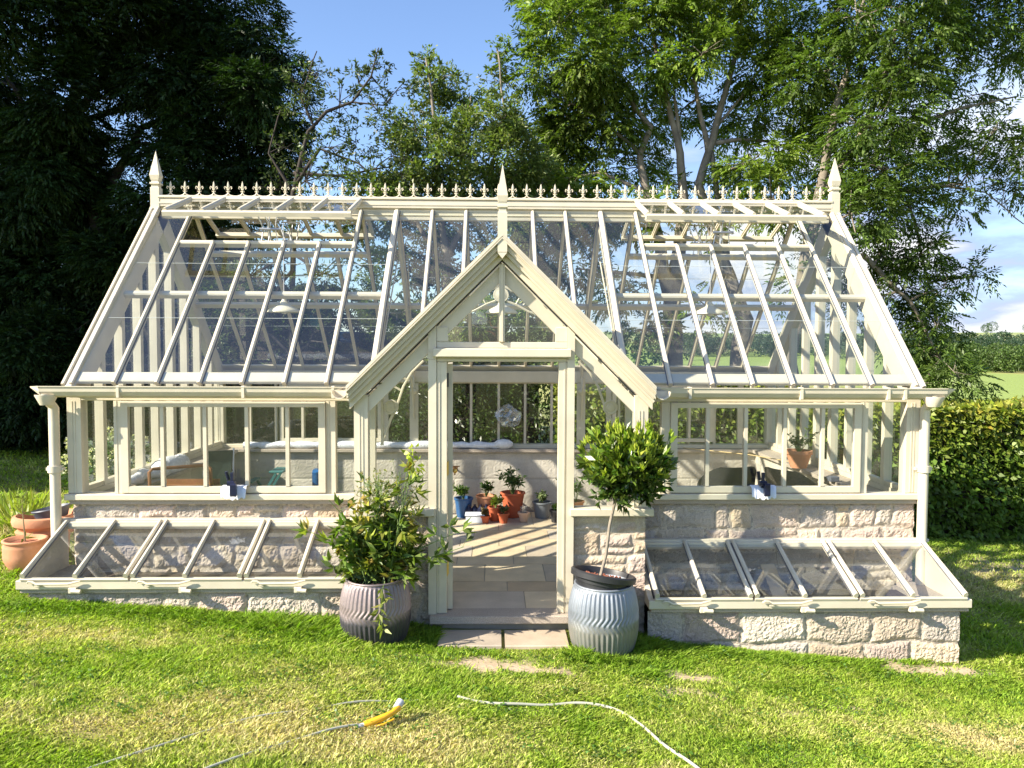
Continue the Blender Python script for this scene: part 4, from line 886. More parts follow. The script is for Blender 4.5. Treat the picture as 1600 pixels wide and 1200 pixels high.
T5C = [(5.56,13.06,7.67,0.65,1.0),(5.65,11.69,7.18,0.58,1.0),(6.23,11.49,6.92,0.53,1.0),(7.06,11.76,7.14,0.49,1.0),(7.83,11.88,7.3,0.45,1.0),(8.37,11.65,7.02,0.49,1.0),(5.13,12.27,6.53,0.56,1.0),(6.12,13.07,6.83,0.65,1.0),(6.04,11.45,6.25,0.52,1.0),(6.94,12.03,6.66,0.45,0.8),(7.97,12.54,6.97,0.37,0.7),(8.79,12.97,7.04,0.32,0.8),(5.76,13.2,6.01,0.6,1.0),(5.69,11.49,5.51,0.57,1.0),(6.8,12.28,5.95,0.56,0.9),(7.93,12.96,6.39,0.43,0.8),(7.41,11.31,5.47,0.28,0.5),(5.63,12.38,5.06,0.57,1.0),(5.93,11.55,4.86,0.53,1.0),(7.29,12.74,5.37,0.53,0.9),(8.25,13.08,5.57,0.44,0.7),(8.37,12.28,5.46,0.41,0.8),(8.03,11.22,4.99,0.37,0.8),(5.36,11.33,4.16,0.52,1.0),(6.3,12.03,4.29,0.5,1.0),(7.29,12.9,4.56,0.43,0.8),(7.09,11.67,4.62,0.24,0.6),(6.37,12.54,3.65,0.52,1.0),(6.61,12.01,3.59,0.35,0.9),(6.75,11.73,3.75,0.22,0.6),(6.74,12.61,3.13,0.42,1.0),(7.02,11.82,3.07,0.22,0.9),(7.55,11.94,3.29,0.2,0.8),(7.14,12.73,2.72,0.42,1.0),(7.16,12.19,2.49,0.25,0.9),(6.96,12.77,2.18,0.48,1.0),(7.2,12.23,1.98,0.36,0.9),(7.08,11.52,1.69,0.24,0.6),(6.82,12.09,1.57,0.4,0.9),(8.3,12.95,1.53,0.15,0.5),(7.5,12.33,4.45,0.23,0.5),(6.11,13.13,8.65,0.77,1.0),(6.24,11.2,7.71,0.65,1.0),(7.71,11.88,7.97,0.59,1.0),(5.49,12.74,4.41,0.42,0.8),(5.54,12.57,3.44,0.42,0.6),(4.92,12.32,3.2,0.36,0.5),(5.96,12.53,2.81,0.42,0.6),(8.53,12.95,4.79,0.17,0.6),(8.69,12.57,4.92,0.17,0.6),(7.16,12.29,7.86,0.51,1.0)]
T5L = [[(4.73,12.2,-0.1,0.132),(4.74,12.2,1.97,0.122),(4.92,12.2,3.4,0.107),(5.13,12.2,4.51,0.086),(5.24,12.2,5.21,0.071),(5.42,12.2,6.01,0.056),(5.61,12.2,6.81,0.036),(5.79,12.2,7.6,0.02)],[(5.13,12.2,4.51,0.081),(5.64,12.2,5.22,0.061),(6.13,12.2,6.32,0.046),(6.31,12.2,7.21,0.025)],[(4.92,12.2,3.4,0.081),(5.89,12.2,3.61,0.051),(6.63,12.2,2.9,0.03),(7.18,12.2,1.98,0.015)],[(5.64,12.2,5.22,0.051),(6.56,12.2,5.63,0.036),(7.37,12.2,5.94,0.025),(8.29,12.2,6.14,0.012)],[(5.25,12.2,4.61,0.061),(6.38,12.2,4.62,0.041),(7.1,12.2,4.73,0.025),(7.82,12.2,4.63,0.012),(8.46,12.2,4.13,0.008)],[(6.13,12.2,6.32,0.03),(6.93,12.2,6.83,0.022),(7.95,12.2,7.24,0.012)],[(6.59,12.2,4.42,0.025),(6.94,12.2,3.2,0.02),(7.71,12.2,3.29,0.009)]]

def limb_mesh(limbs, clumps, seed, twigs=5, base_z=None):
    """trunk and limbs as tapered wobbling tubes, with twigs reaching into every clump"""
    rng = random.Random(seed); b = MB(); nodes = []
    for i, pts in enumerate(limbs):
        P = [Vector(p[:3]) for p in pts]; Rr = [p[3] for p in pts]
        if i == 0 or P[0].z < 1.2:
            g = gz(P[0].x, P[0].y)-.1
            if P[0].z > g-.2 and (i == 0 or P[0].z < 0.8): P.insert(0, Vector((P[0].x, P[0].y, g))); Rr.insert(0, Rr[0]*1.25)
        Q = []; q = []
        for k in range(len(P)-1):
            n = 5
            for j in range(n):
                t = j/n; v = P[k].lerp(P[k+1], t)
                am = .18*(P[k+1]-P[k]).length*0.25
                v = v+Vector((mnoise.noise(v*1.7), mnoise.noise(v*1.7+Vector((9, 0, 0))), 0))*am; Q.append(v); q.append(Rr[k]*(1-t)+Rr[k+1]*t)
        Q.append(P[-1]); q.append(Rr[-1]); b.tube(Q, q, 8 if q[0] > .05 else 5)
        nodes += list(zip(Q, q))
    tips = []
    for c in clumps:
        cv = Vector(c[:3]); rr = c[3]
        best = sorted(nodes, key=lambda n: (n[0]-cv).length+max(0, n[0].z-cv.z)*.8)[:6]; nb, rad = rng.choice(best[:3])
        e = cv; mid = nb.lerp(e, .5)+Vector((rng.uniform(-.2, .2), rng.uniform(-.2, .2), rng.uniform(0, .35)))*min(1.2, (e-nb).length*.5)
        r0 = min(rad*.7, .02+.018*(e-nb).length)
        pts = [nb.lerp(mid, t/3).lerp(mid.lerp(e, t/3), t/3) for t in range(4)]
        b.tube(pts, [r0, r0*.75, r0*.5, r0*.3], 5)
        for k in range(twigs):
            d = Vector((rng.gauss(0, 1), rng.gauss(0, 1), rng.gauss(.2, .9))).normalized(); s = pts[2].lerp(e, rng.random())
            t1 = s+d*rr*rng.uniform(.5, .8); t2 = s+d*rr*rng.uniform(.85, 1.1)+Vector((0, 0, rng.uniform(-.1, .2)*rr))
            b.tube([s, t1, t2], [r0*.35+.002, r0*.2+.0015, .0015], 4); tips.append((t1, t2))
    return b, tips
def tree(name, label, limbs, clumps, kind, bark, col, seed, dens, ll, lw, L_=.28, twigs=6, group='trees behind the glass house', leafm='leaf', shell=.15):
    root0 = limbs[0][0]
    t = thing(name, (root0[0], root0[1], gz(root0[0], root0[1])), label, 'tree', group)
    b, tips = limb_mesh(limbs, clumps, seed, twigs)
    b.build('trunk', M[bark], t, smooth='all', fix=False)
    lv = Leaves(seed); r = lv.r
    for c in clumps:
        rad = c[3]; n = int(dens*c[4]*rad*rad*(1.15 if c[4] >= 1 else 1.0))
        if n < 2: continue
        # several smaller bunches inside each clump give an uneven, gappy outline
        nb = max(3, int(7*c[4])+2); bc, bd = in_ball(r, nb, c[:3], (rad*.85, rad*.85, rad*.7), .2); br = rad*r.uniform(.25, .55, nb)
        k = r.integers(0, nb, n); off, d = in_ball(r, n, (0, 0, 0), (1, 1, .75), shell)
        P = bc[k]+off*br[k][:, None]
        D = d*np.array([1, 1, .5])+bd[k]*.5+np.array([0, 0, -.12])
        tone = np.array(col)[None, :]*(1+.22*r.normal(size=(nb, 1)))[k]
        tone = tone*(1+np.array([.35, .22, 0])*np.clip(r.normal(size=(n, 1)), 0, 2)*.4)
        if kind == 'ash': lv.pinnate(P, D, L_, 4, ll, lw, tone)
        else:
            for q in range(4):
                lv.add(P+r.normal(size=(n, 3))*.03, D+r.normal(size=(n, 3))*.7, ll, lw, tone)
    for (a, e) in tips:
        n = 7 if kind != 'ash' else 4; tt = r.uniform(0, 1.05, n)[:, None]; P = np.array(a)+(np.array(e)-np.array(a))*tt
        D = np.tile(np.array(e-a), (n, 1))/max(.01, (e-a).length)+r.normal(size=(n, 3))*.7
        if kind == 'ash': lv.pinnate(P, D, L_, 4, ll, lw, np.array(col))
        else: lv.add(P, D, ll, lw, np.array(col)); lv.add(P, D+r.normal(size=(n, 3))*.6, ll, lw, np.array(col))
    lv.build('crown', M[leafm], t)
    return t
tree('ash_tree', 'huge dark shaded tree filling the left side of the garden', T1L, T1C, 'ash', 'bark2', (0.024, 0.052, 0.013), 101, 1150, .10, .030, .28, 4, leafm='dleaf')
tree('willow_tree', 'small thin tree with a curved bare stem and sparse leaves', T2L, T2C, 'simple', 'bark2', (0.070, 0.10, 0.035), 102, 520, .075, .025, twigs=9)
tree('shrubby_tree', 'bushy many-stemmed tree behind the middle of the ridge', T3L, T3C, 'simple', 'bark', (0.130, 0.180, 0.045), 103, 1300, .085, .030, twigs=6)
tree('ash_tree', 'tall ash with forking sunlit pale trunks right of the porch finial', T4L, T4C, 'ash', 'bark', (0.155, 0.225, 0.042), 104, 680, .105, .036, .30, 6)
tree('ash_tree', 'spreading ash at the right whose branches hang over the hedge', T5L, T5C, 'ash', 'bark', (0.090, 0.145, 0.032), 105, 620, .10, .032, .30, 6)
# a neighbour outside the frame whose shade falls on the dark tree
TS = [(-12.8, 8.6, 4.6, 1.7, 1.0), (-14.6, 7.8, 6.4, 1.8, 1.0), (-12.2, 10.2, 4.2, 1.7, 1.0), (-15.4, 9.4, 7.4, 2.0, 1.0)]+[(-14.2, 10.5, z, 3.0, 1.0) for z in (6, 10, 14, 17)]+[(-12.6, 13.5, z, 2.6, 1.0) for z in (5, 8, 11, 14)]+[(-13.5, 16, z, 3.0, 1) for z in (6, 10, 14)]+[(-15.5, 8.5, z, 2.2, 1.0) for z in (9, 13)]
tree('beech_tree', 'tall beech outside the left edge shading the dark tree', [[(-14, 12.5, .8, .4), (-14, 12.5, 6, .3), (-14, 12.3, 12, .18), (-14, 12, 17, .06)]], TS, 'simple', 'bark2', (0.04, 0.07, 0.02), 106, 190, .30, .20, twigs=2)

# ---- hedge and shrubs
def shrub(name, label, boxes, col, seed, n_per, ll, lw, top=None, mat_='gloss', group=None, cat='shrub', corecol='bark2'):
    x0 = min(b[0] for b in boxes); x1 = max(b[1] for b in boxes); y0 = min(b[2] for b in boxes)
    t = thing(name, ((x0+x1)/2, y0+.5, gz((x0+x1)/2, y0+.5)), label, cat, group)
    lv = Leaves(seed); r = lv.r; b = MB()
    for (a, c, ya, yb, zt) in boxes:
        # uneven woody core
        nx_ = max(2, int((c-a)/.35)); vs = []
        for i in range(nx_+1):
            x = a+.18+(c-a-.36)*i/nx_; g = gz(x, ya)-.1; h = zt-.22+.12*mnoise.noise(Vector((x*1.3, seed, 0)))
            w0 = ya+.24+.10*mnoise.noise(Vector((x*1.7, 3, seed))); w1 = yb-.24
            vs += [(x, w0, g), (x, w0, h-.15), (x, (w0+w1)/2, h), (x, w1, h-.15), (x, w1, g)]
        fs = [(i*5+j, i*5+j+1, (i+1)*5+j+1, (i+1)*5+j) for i in range(nx_) for j in range(4)]+[(4, 3, 2, 1, 0), tuple(nx_*5+k for k in range(5))]
        b.add(vs, fs)
        zmid = gz((a+c)/2, ya); H = zt-zmid; area = (c-a)*(H+(yb-ya))*1.0+(yb-ya)*H
        n = int(n_per*area); f = r.uniform(0, 1, n); X = r.uniform(a, c, n)
        pf = H/(H+(yb-ya)*.8); front = f < pf
        Yy = np.where(front, ya+np.abs(r.normal(0, .10, n)), r.uniform(ya, yb, n)); Zz = np.where(front, zmid+r.uniform(0, 1, n)*H, zt-np.abs(r.normal(0, .08, n)))
        ends = r.random(n) < .12; X = np.where(ends, np.where(r.random(n) < .5, a+np.abs(r.normal(0, .08, n)), c-np.abs(r.normal(0, .08, n))), X); Yy = np.where(ends, r.uniform(ya, yb, n), Yy)
        bump = np.array([fbm((x*1.6, z*1.9, seed), 2) for x, z in zip(X, Zz)])
        Yy = Yy-.16*bump*front; Zz = Zz+np.where(front, 0, .16*bump)
        gg = np.array([gz(x, y) for x, y in zip(X, Yy)]); Zz = np.maximum(Zz, gg+.02)
        P = np.stack([X, Yy, Zz], 1)
        D = np.stack([r.normal(0, .6, n), np.where(front, -.8, r.normal(0, .4, n)), np.where(front, -.25, .6)+r.normal(0, .5, n)], 1)
        C = np.tile(np.array(col), (n, 1)); C *= (1+.25*bump)[:, None]
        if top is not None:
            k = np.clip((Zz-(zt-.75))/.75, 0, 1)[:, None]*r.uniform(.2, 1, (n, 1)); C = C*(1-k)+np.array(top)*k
        lv.add(P, D, ll, lw, C, .25, flat=(0, -.6, .6))
    b.build('woody_core', M[corecol], t)
    lv.build('foliage', M[mat_], t)
    return t
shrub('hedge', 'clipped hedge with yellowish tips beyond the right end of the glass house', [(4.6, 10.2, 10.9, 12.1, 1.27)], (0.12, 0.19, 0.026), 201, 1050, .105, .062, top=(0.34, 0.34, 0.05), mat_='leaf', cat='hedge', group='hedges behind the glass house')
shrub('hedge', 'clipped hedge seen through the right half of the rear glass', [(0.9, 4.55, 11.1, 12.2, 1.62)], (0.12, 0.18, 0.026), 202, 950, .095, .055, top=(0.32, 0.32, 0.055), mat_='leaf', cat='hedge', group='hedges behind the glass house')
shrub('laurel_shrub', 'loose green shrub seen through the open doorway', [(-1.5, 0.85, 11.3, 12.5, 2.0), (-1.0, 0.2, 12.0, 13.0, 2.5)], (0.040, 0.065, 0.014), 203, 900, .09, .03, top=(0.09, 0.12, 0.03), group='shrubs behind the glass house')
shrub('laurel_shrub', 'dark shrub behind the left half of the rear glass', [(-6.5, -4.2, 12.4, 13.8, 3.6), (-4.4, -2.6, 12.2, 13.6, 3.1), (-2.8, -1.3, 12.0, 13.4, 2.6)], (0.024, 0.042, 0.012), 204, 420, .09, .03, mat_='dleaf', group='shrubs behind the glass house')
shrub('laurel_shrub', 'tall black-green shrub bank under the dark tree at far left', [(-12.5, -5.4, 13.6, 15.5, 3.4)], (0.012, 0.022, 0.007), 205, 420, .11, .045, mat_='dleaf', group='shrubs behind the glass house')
# hydrangea outside the left end
t = thing('hydrangea', (-4.75, 9.6, gz(-4.75, 9.6)), 'cream flowering shrub seen through the left end glazing', 'shrub')
lv = Leaves(301); P, D = in_ball(lv.r, 900, (-4.75, 9.6, .62), (.55, .45, .38), .5); lv.add(P, D, .08, .05, (.06, .11, .03)); lv.build('foliage', M['leaf'], t)
lv = Leaves(302)
for k in range(26):
    c, d = in_ball(lv.r, 1, (-4.75, 9.55, .72), (.55, .42, .36), .9); P, D = in_ball(lv.r, 60, c[0], (.07, .07, .06), .7); lv.add(P, D, .03, .026, (.62, .60, .46), .1)
lv.build('flower_head', M['leaf'], t)
# yellow-green perennial left of the pots
t = thing('perennial_plant', (-4.65, 7.6, gz(-4.65, 7.6)), 'yellow-green leafy plant on the lawn behind the terracotta pots', 'plant')
lv = Leaves(303); P, D = in_ball(lv.r, 420, (-4.65, 7.6, gz(-4.65, 7.6)+.16), (.42, .26, .16), .3); D[:, 2] = np.abs(D[:, 2])+.5; lv.add(P, D, .17, .022, (.26, .31, .06), .2); lv.build('foliage', M['leaf'], t)

# ---- far woods and hedgerows (nobody could count them)
lv = Leaves(401); r = lv.r
def wood(n, azr, dr, hr, col, base):
    for k in range(n):
        az = r.uniform(*azr); d = r.uniform(*dr); x, y = d*math.sin(R(az)), d*math.cos(R(az)); h = r.uniform(*hr); g = gz(x, y)+base
        m_ = 420; P, D = in_ball(r, m_, (x, y, g+h*.55), (h*.50, h*.50, h*.5), .82); s = h*.085
        c = np.array(col)*r.uniform(.7, 1.25); lv.add(P, D*.3+r.normal(size=(m_, 3)), s, s*.8, c, .14)
wood(130, (30.6, 45), (250, 335), (5.5, 8.5), (0.085, 0.135, 0.034), 0.)
wood(30, (29.4, 31.2), (285, 335), (4, 6), (0.085, 0.135, 0.034), 0.)
wood(230, (14, 45), (420, 560), (8, 12), (0.050, 0.085, 0.050), 0.)  # distance haze is put into this wood's cooler leaf colour
wood(40, (-20, 14), (200, 400), (8, 12), (0.05, 0.09, 0.035), 0.)
wood(14, (27, 45), (725, 760), (5, 9), (0.09, 0.14, 0.07), 0.)
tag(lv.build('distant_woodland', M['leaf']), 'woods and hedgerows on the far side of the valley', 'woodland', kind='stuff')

# ================================================================= PLANTED TUBS
def tub(name, loc, rmax, h, m_, label, lin=None, dark=False):
    t = thing(name, loc, label, 'planter', 'ribbed zinc tubs either side of the door')
    x, y, z = loc; b = MB(); nr = 44; n = nr*6; rows = 46; vs = []
    for j in range(rows+1):
        u = j/rows; r0 = rmax*(0.80+0.20*math.sin(math.pi*min(1, max(0, (u*.98+.02))))**0.8); 
        # ribs slant one way, then back, as a chevron band round the middle
        if .40 < u < .62: sh = (abs(u-.51)-.11)*-1.5
        else: sh = 0
        groove = 1.0
        if u < .03 or u > .955: groove = 0
        for i in range(n):
            a = 2*math.pi*i/n; ph = (a+sh)*nr/(2*math.pi); q = abs((ph % 1)-.5)*2
            r_ = r0+groove*.011*(q**1.3-.5)
            vs.append((x+r_*math.cos(a), y+r_*math.sin(a), z+h*u))
    fs = [(j*n+i, j*n+(i+1) % n, (j+1)*n+(i+1) % n, (j+1)*n+i) for j in range(rows) for i in range(n)]
    b.add(vs, fs); b.add([(x+rmax*.79*math.cos(2*math.pi*i/24), y+rmax*.79*math.sin(2*math.pi*i/24), z+.01) for i in range(24)], [tuple(range(24))])
    rt_ = rmax*.805
    b.lathe([(rt_-.012, h*.86), (rt_-.012, h), (rt_+.006, h+.008), (rt_+.012, h-.004), (rt_+.004, h-.012)], (x, y, z), 48, caps=False)
    b.build('tub', M[m_], t, smooth='all', fix=False)
    return t
tl = (0.825, 5.68, gz(.825, 5.68)-.02)
t = tub('planter', tl, .262, .51, 'zinc', 'pale blue-grey ribbed tub holding the bay tree right of the door')
tilt = Matrix.Rotation(R(9), 3, 'Y') @ Matrix.Rotation(R(-7), 3, 'X')
b = MB(); b.lathe([(.17, -.20), (.20, -.01), (.232, -.005), (.244, .0), (.246, .036), (.236, .045), (.218, .045), (.214, .03), (.208, -.035)], (tl[0]-.005, tl[1], tl[2]+.545), 48, tilt=tilt, caps=False)
b.build('inner_pot', M['black'], t, smooth=True)
b = MB(); b.lathe([(.207, .018), (.12, .026), (0, .032)], (tl[0]-.005, tl[1], tl[2]+.51), 24, tilt=tilt, caps=False); b.build('soil', M['soil'], t)
b = MB(); rr_ = random.Random(8)
for k in range(110):
    a = rr_.uniform(0, 6.28); q = .17*math.sqrt(rr_.random()); v = tilt @ Vector((q*math.cos(a), q*math.sin(a), .015)); b.ball((tl[0]+v.x, tl[1]+v.y, tl[2]+.534+v.z), rr_.uniform(.005, .012), 5)
tag(b.build('bark_chip', M['rust'], t), kind='stuff')
# bay standard, grows in the tub
bt = thing('bay_tree', (tl[0], tl[1], tl[2]+.5), 'lollipop bay tree with a thin leaning stem in the pale tub', 'tree')
b = MB(); s0 = Vector((.785, 5.68, tl[2]+.49)); s1 = Vector((.93, 5.66, 1.10))
b.tube([s0, s0.lerp(s1, .3)+Vector((.012, 0, 0)), s0.lerp(s1, .6)+Vector((-.006, 0, 0)), s1], [.014, .012, .012, .011], 8)
rr_ = random.Random(4); cc = Vector((.985, 5.66, 1.225)); tips = []
for k in range(85):
    d = Vector((rr_.gauss(0, 1), rr_.gauss(0, 1), rr_.gauss(.25, .8))).normalized(); e = cc+Vector((d.x*.26, d.y*.24, d.z*.23))*rr_.uniform(.55, 1.0)
    mm = s1.lerp(e, .5)+Vector((0, 0, .02)); b.tube([s1+Vector((0, 0, rr_.uniform(-.03, .05))), mm, e], [.006, .004, .002], 4); tips.append((mm, e))
b.build('trunk', M['baybark'], bt, smooth=True)
lv = Leaves(501); r = lv.r
n = 640; P, D = in_ball(r, n, cc, (.31, .27, .25), .35)
lump = np.array([mnoise.noise(Vector(d)*2.6+Vector((4, 4, 4))) for d in D])[:, None]; P = np.array(cc)+(P-np.array(cc))*(1+.55*lump)
for q in range(5):
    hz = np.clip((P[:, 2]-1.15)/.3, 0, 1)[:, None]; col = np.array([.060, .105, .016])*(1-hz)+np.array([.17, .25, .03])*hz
    lv.add(P+r.normal(size=(n, 3))*.008, D*.9+np.array([0, 0, .55])+r.normal(size=(n, 3))*.7, .082, .030, col, .35)
n = 240; P, D = in_ball(r, n, cc+Vector((0, 0, .02)), (.30, .27, .26), .9); lump = np.array([mnoise.noise(Vector(d)*2.6+Vector((4, 4, 4))) for d in D])[:, None]; P = np.array(cc)+(P-np.array(cc))*(1+.55*lump); k = P[:, 2] > 1.12; P, D = P[k], D[k]; n = len(P)
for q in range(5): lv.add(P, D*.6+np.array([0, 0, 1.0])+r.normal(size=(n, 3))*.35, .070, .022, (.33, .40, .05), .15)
lv.build('crown', M['gloss'], bt)

# left tub with the peony
tl2 = (-.885, 5.70, gz(-.885, 5.7)-.03)
t = tub('planter', tl2, .262, .47, 'zinc2', 'dark weathered ribbed tub left of the door, overgrown by the peony')
b = MB(); b.lathe([(.205, .40), (.1, .43), (0, .435)], tl2, 20); b.build('soil', M['soil'], t)
bt = thing('peony', (tl2[0], tl2[1], tl2[2]+.42), 'straggling peony with cut leaves and seedy tops in the weathered tub', 'plant')
lv = Leaves(502); r = lv.r; rng = random.Random(12); b = MB(); bs = MB()
def lerpv(a, c, t): return a+(c-a)*t
stems = []
base = Vector((tl2[0], tl2[1], tl2[2]+.42))
for k in range(58):
    a = rng.uniform(0, 6.28); sp = rng.uniform(.04, .34); hh = rng.uniform(.06, .60)*(1.2-sp*1.5)
    e = base+Vector((sp*math.cos(a), sp*.8*math.sin(a)-.03, max(.04, hh)))
    if k > 46: e = base+Vector((rng.uniform(-.08, .26), rng.uniform(-.15, .1), rng.uniform(.60, .86)))
    stems.append(e)
stems += [Vector((-.22, 5.62, .64)), Vector((-.30, 5.60, .74)), Vector((-1.26, 5.62, .50)), Vector((-1.22, 5.66, .98)), Vector((-1.3, 5.6, .74)), Vector((-.62, 5.7, 1.36)), Vector((-.60, 5.68, 1.26))]
for e in stems:
    s = base+Vector((rng.uniform(-.12, .12), rng.uniform(-.1, .1), -.03)); md = s.lerp(e, .55)+Vector((0, 0, .06)); b.tube([s, s.lerp(md, .5)+Vector((0, 0, .02)), md, e], [.005, .0045, .004, .0025], 5)
    for q in range(5 if e.z < 1.0 else 2):
        u = rng.uniform(.35, 1.05); p = lerpv(md, e, (u-.5)*2) if u > .5 else lerpv(s, md, u*2)
        dd = Vector((rng.gauss(0, 1), rng.gauss(0, 1), rng.gauss(.3, .4))).normalized(); pe = p+dd*.07; b.tube([p, pe], .0018, 4)
        n = 6; P = np.tile(np.array(pe), (n, 1)); D = np.tile(np.array(dd), (n, 1))+r.normal(size=(n, 3))*.5
        yel = rng.random(); col = (.12, .18, .03) if yel < .62 else (.25, .29, .05) if yel < .93 else (.28, .24, .06)
        lv.add(P, D, .105, .034, col, .25)
for e in stems[47:58]:
    for q in range(14):
        p = Vector(e)+Vector((rng.gauss(0, .07), rng.gauss(0, .05), rng.gauss(-.06, .07))); b.tube([Vector(e)-Vector((0, 0, .12)), p], .0013, 4); P = np.tile(np.array(p), (3, 1)); lv.add(P, r.normal(size=(3, 3))+np.array([0, 0, .5]), .030, .012, (.27, .26, .10), .2)
for q in range(9):  # trailing shoot over the rim
    p = np.array([[-.80+.02*math.sin(q), 5.42-.004*q, tl2[2]+.47-.035*q]]); lv.add(np.repeat(p, 3, 0), r.normal(size=(3, 3))*np.array([1, .4, .5])+np.array([0, -.3, -.5]), .075, .028, (.24, .27, .06), .15)
b.tube([(-.80, 5.55, tl2[2]+.47), (-.79, 5.43, tl2[2]+.47), (-.80, 5.42, tl2[2]+.2)], .003, 5)
for (c, col) in (((-.62, 5.69, 1.33), (.36, .42, .05)), ((-.60, 5.68, 1.24), (.36, .42, .05)), ((-1.0, 5.6, .98), (.34, .25, .06)), ((-.96, 5.58, .90), (.34, .30, .05))):
    P, D = in_ball(r, 16, c, (.05, .03, .06), .2); lv.add(P, D, .055, .035, col, .15)
b.build('stem', M['gstem'], bt, smooth=True); lv.build('foliage', M['leaf'], bt)

# ================================================================= POTS
def pot_mesh(c, r0, r1, h, rim=.02, lip=.008, n=28, thick=None):
    th = thick or r1*.08
    return MB().lathe([(r0, 0), (r1*.97, h-rim), (r1+lip, h-rim), (r1+lip, h), (r1-th, h), (r1-th*1.4, h-rim), (r1-th*1.6, h*.82), (0, h*.80)], c, n)
def seedling(t, c, h, n, col, seed, ll=.05, lw=.024, spread=.5):
    lv = Leaves(seed); r = lv.r; b = MB(); rg = random.Random(seed)
    for k in range(n):
        e = Vector(c)+Vector((rg.gauss(0, spread*h*.5), rg.gauss(0, spread*h*.35), h*rg.uniform(.55, 1.0))); md = Vector(c).lerp(e, .5)+Vector((0, 0, h*.1))
        b.tube([c, md, e], [.004, .003, .002], 4)
        for q in range(5):
            p = md.lerp(e, rg.uniform(-.2, 1.05)); lv.add(np.tile(np.array(p), (3, 1)), r.normal(size=(3, 3))*np.array([1, 1, .5])+np.array([0, 0, .1]), ll, lw, col, .2)
    b.build('stem', M['gstem'], t); lv.build('foliage', M['leaf'], t)
pots = [ # x px based positions worked out on the floor: x, y, r0, r1, h, material, plant height, stems, colour, label
 (-.38, 9.55, .085, .115, .24, 'bluepot', .20, 10, (.10, .17, .04), 'blue pot with a pale green pepper plant just inside the doorway'),
 (-.10, 9.60, .08, .125, .26, 'terra', .22, 9, (.07, .13, .03), 'terracotta pot with a bushy plant, left of the big red pot'),
 (.235, 9.55, .10, .15, .31, 'redpot', .34, 16, (.09, .15, .05), 'largest bright red pot holding the tall tomato plant'),
 (-.105, 9.20, .038, .052, .09, 'redpot', .08, 5, (.16, .12, .05), 'tiny red pot with a small seedling at the front left of the pots'),
 (.02, 9.33, .065, .09, .17, 'redpot', .16, 9, (.16, .20, .03), 'middle-sized red pot with a yellow-green plant in front of the tall tomato'),
 (.115, 9.20, .045, .065, .12, 'redpot', .10, 5, (.13, .14, .07), 'small red pot with thin stems, right of the yellow-green plant'),
 (.36, 9.25, .042, .065, .12, 'palepot', 0, 0, None, 'small pale clay pot with an empty cut bottle'),
 (.60, 9.50, .085, .115, .20, 'greypot', .16, 10, (.16, .20, .09), 'grey pot with a floppy seedling by the block wall'),
 (.76, 9.25, .06, .08, .15, 'black', .09, 6, (.10, .16, .04), 'black pot half hidden by the right door post'),
 (1.03, 9.55, .07, .10, .20, 'terra', .38, 6, (.08, .14, .04), 'terracotta pot with a tall plant seen through the right side light')]
for i, (x, y, r0, r1, h, m_, ph, ns, col, lab) in enumerate(pots):
    t = thing('potted_plant' if ph else 'plant_pot', (x, y, 0.002), lab, 'pot', 'pots on the floor of the glass house')
    pot_mesh((x, y, .002), r0, r1, h).build('pot', M[m_], t, smooth=True)
    b = MB(); b.lathe([(r1*.86, h*.86), (0, h*.88)], (x, y, .002), 16); b.build('soil', M['soil'], t)
    if ph: seedling(t, (x, y, h*.88), ph, ns, col, 600+i, ll=.055 if ph < .3 else .075, lw=.026)
    else:
        b = MB(); b.lathe([(.04, h*.8), (.042, h+.07)], (x, y, 0), 12); b.build('cut_bottle', M['bag'], t, fix=False)
# seed tray and bag beside the blue pot
b = MB(); b.box(-.34, -.12, 9.18, 9.36, .003, .09, .006); b.box(-.35, -.11, 9.17, 9.37, .09, .10, .003); tag(b.build('seed_tray', M['cloth']), 'white polystyrene tray on the floor in front of the blue pot', 'tray')
b = MB(); 
for k in range(5): b.lathe([(.05, 0), (.052+.004*(k % 2), .07), (.04, .12), (.015, .15), (.015, .17), (0, .17)], (-.31+.09*k*.8, 9.45+.02*(k % 2), .003), 12)
tag(b.build('bottle_row', M['navy']), 'row of blue bottles behind the white tray', 'bottles', kind='stuff')
# right bench pot
t = thing('potted_plant', (3.33, 8.28, .819), 'orange terracotta pot of leafy stems on the right-hand bench', 'pot'); pot_mesh((3.33, 8.28, .819), .085, .135, .19, rim=.04).build('pot', M['terra'], t, smooth=True)
b = MB(); b.lathe([(.115, .16), (0, .165)], (3.33, 8.28, .819), 16); b.build('soil', M['soil'], t); seedling(t, (3.33, 8.28, .97), .26, 12, (.09, .12, .05), 640, .05, .02, .8)
# terracotta outside left
x, y = -4.03, 6.95; g = gz(x, y)-.01
b = MB(); b.lathe([(.15, 0), (.17, .02), (.185, .22), (.205, .235), (.235, .24), (.245, .265), (.215, .28), (.225, .30), (.262, .325), (.272, .36), (.262, .395), (.235, .405), (.22, .385), (.215, .33), (0, .32)], (x, y, g), 40)
tag(b.build('plant_pot', M['terra'], smooth=True), 'big terracotta urn with a thick rolled rim behind the downpipe', 'pot', 'terracotta pots on the lawn')
b = MB(); tl_ = Matrix.Rotation(R(-10), 3, 'Y'); b.lathe([(.12, -.05), (.15, .03), (.155, .035), (.15, .045), (.11, -.03), (0, -.03)], (x+.06, y-.02, g+.42), 24, tilt=tl_); tag(b.build('saucer', M['slate'], smooth=True), 'dark grey plastic saucer lying tipped in the big urn', 'saucer')
x, y = -3.98, 6.55; g = gz(x, y)-.01
b = MB(); b.lathe([(.10, 0), (.115, .01)]+[(.115+.052*math.sin(min(1, k/9)*1.75)+.003*(k % 2), .012+.225*k/14) for k in range(1, 14)]+[(.150, .245), (.172, .255), (.172, .268), (.150, .27), (.135, .24), (0, .235)], (x, y, g), 40)
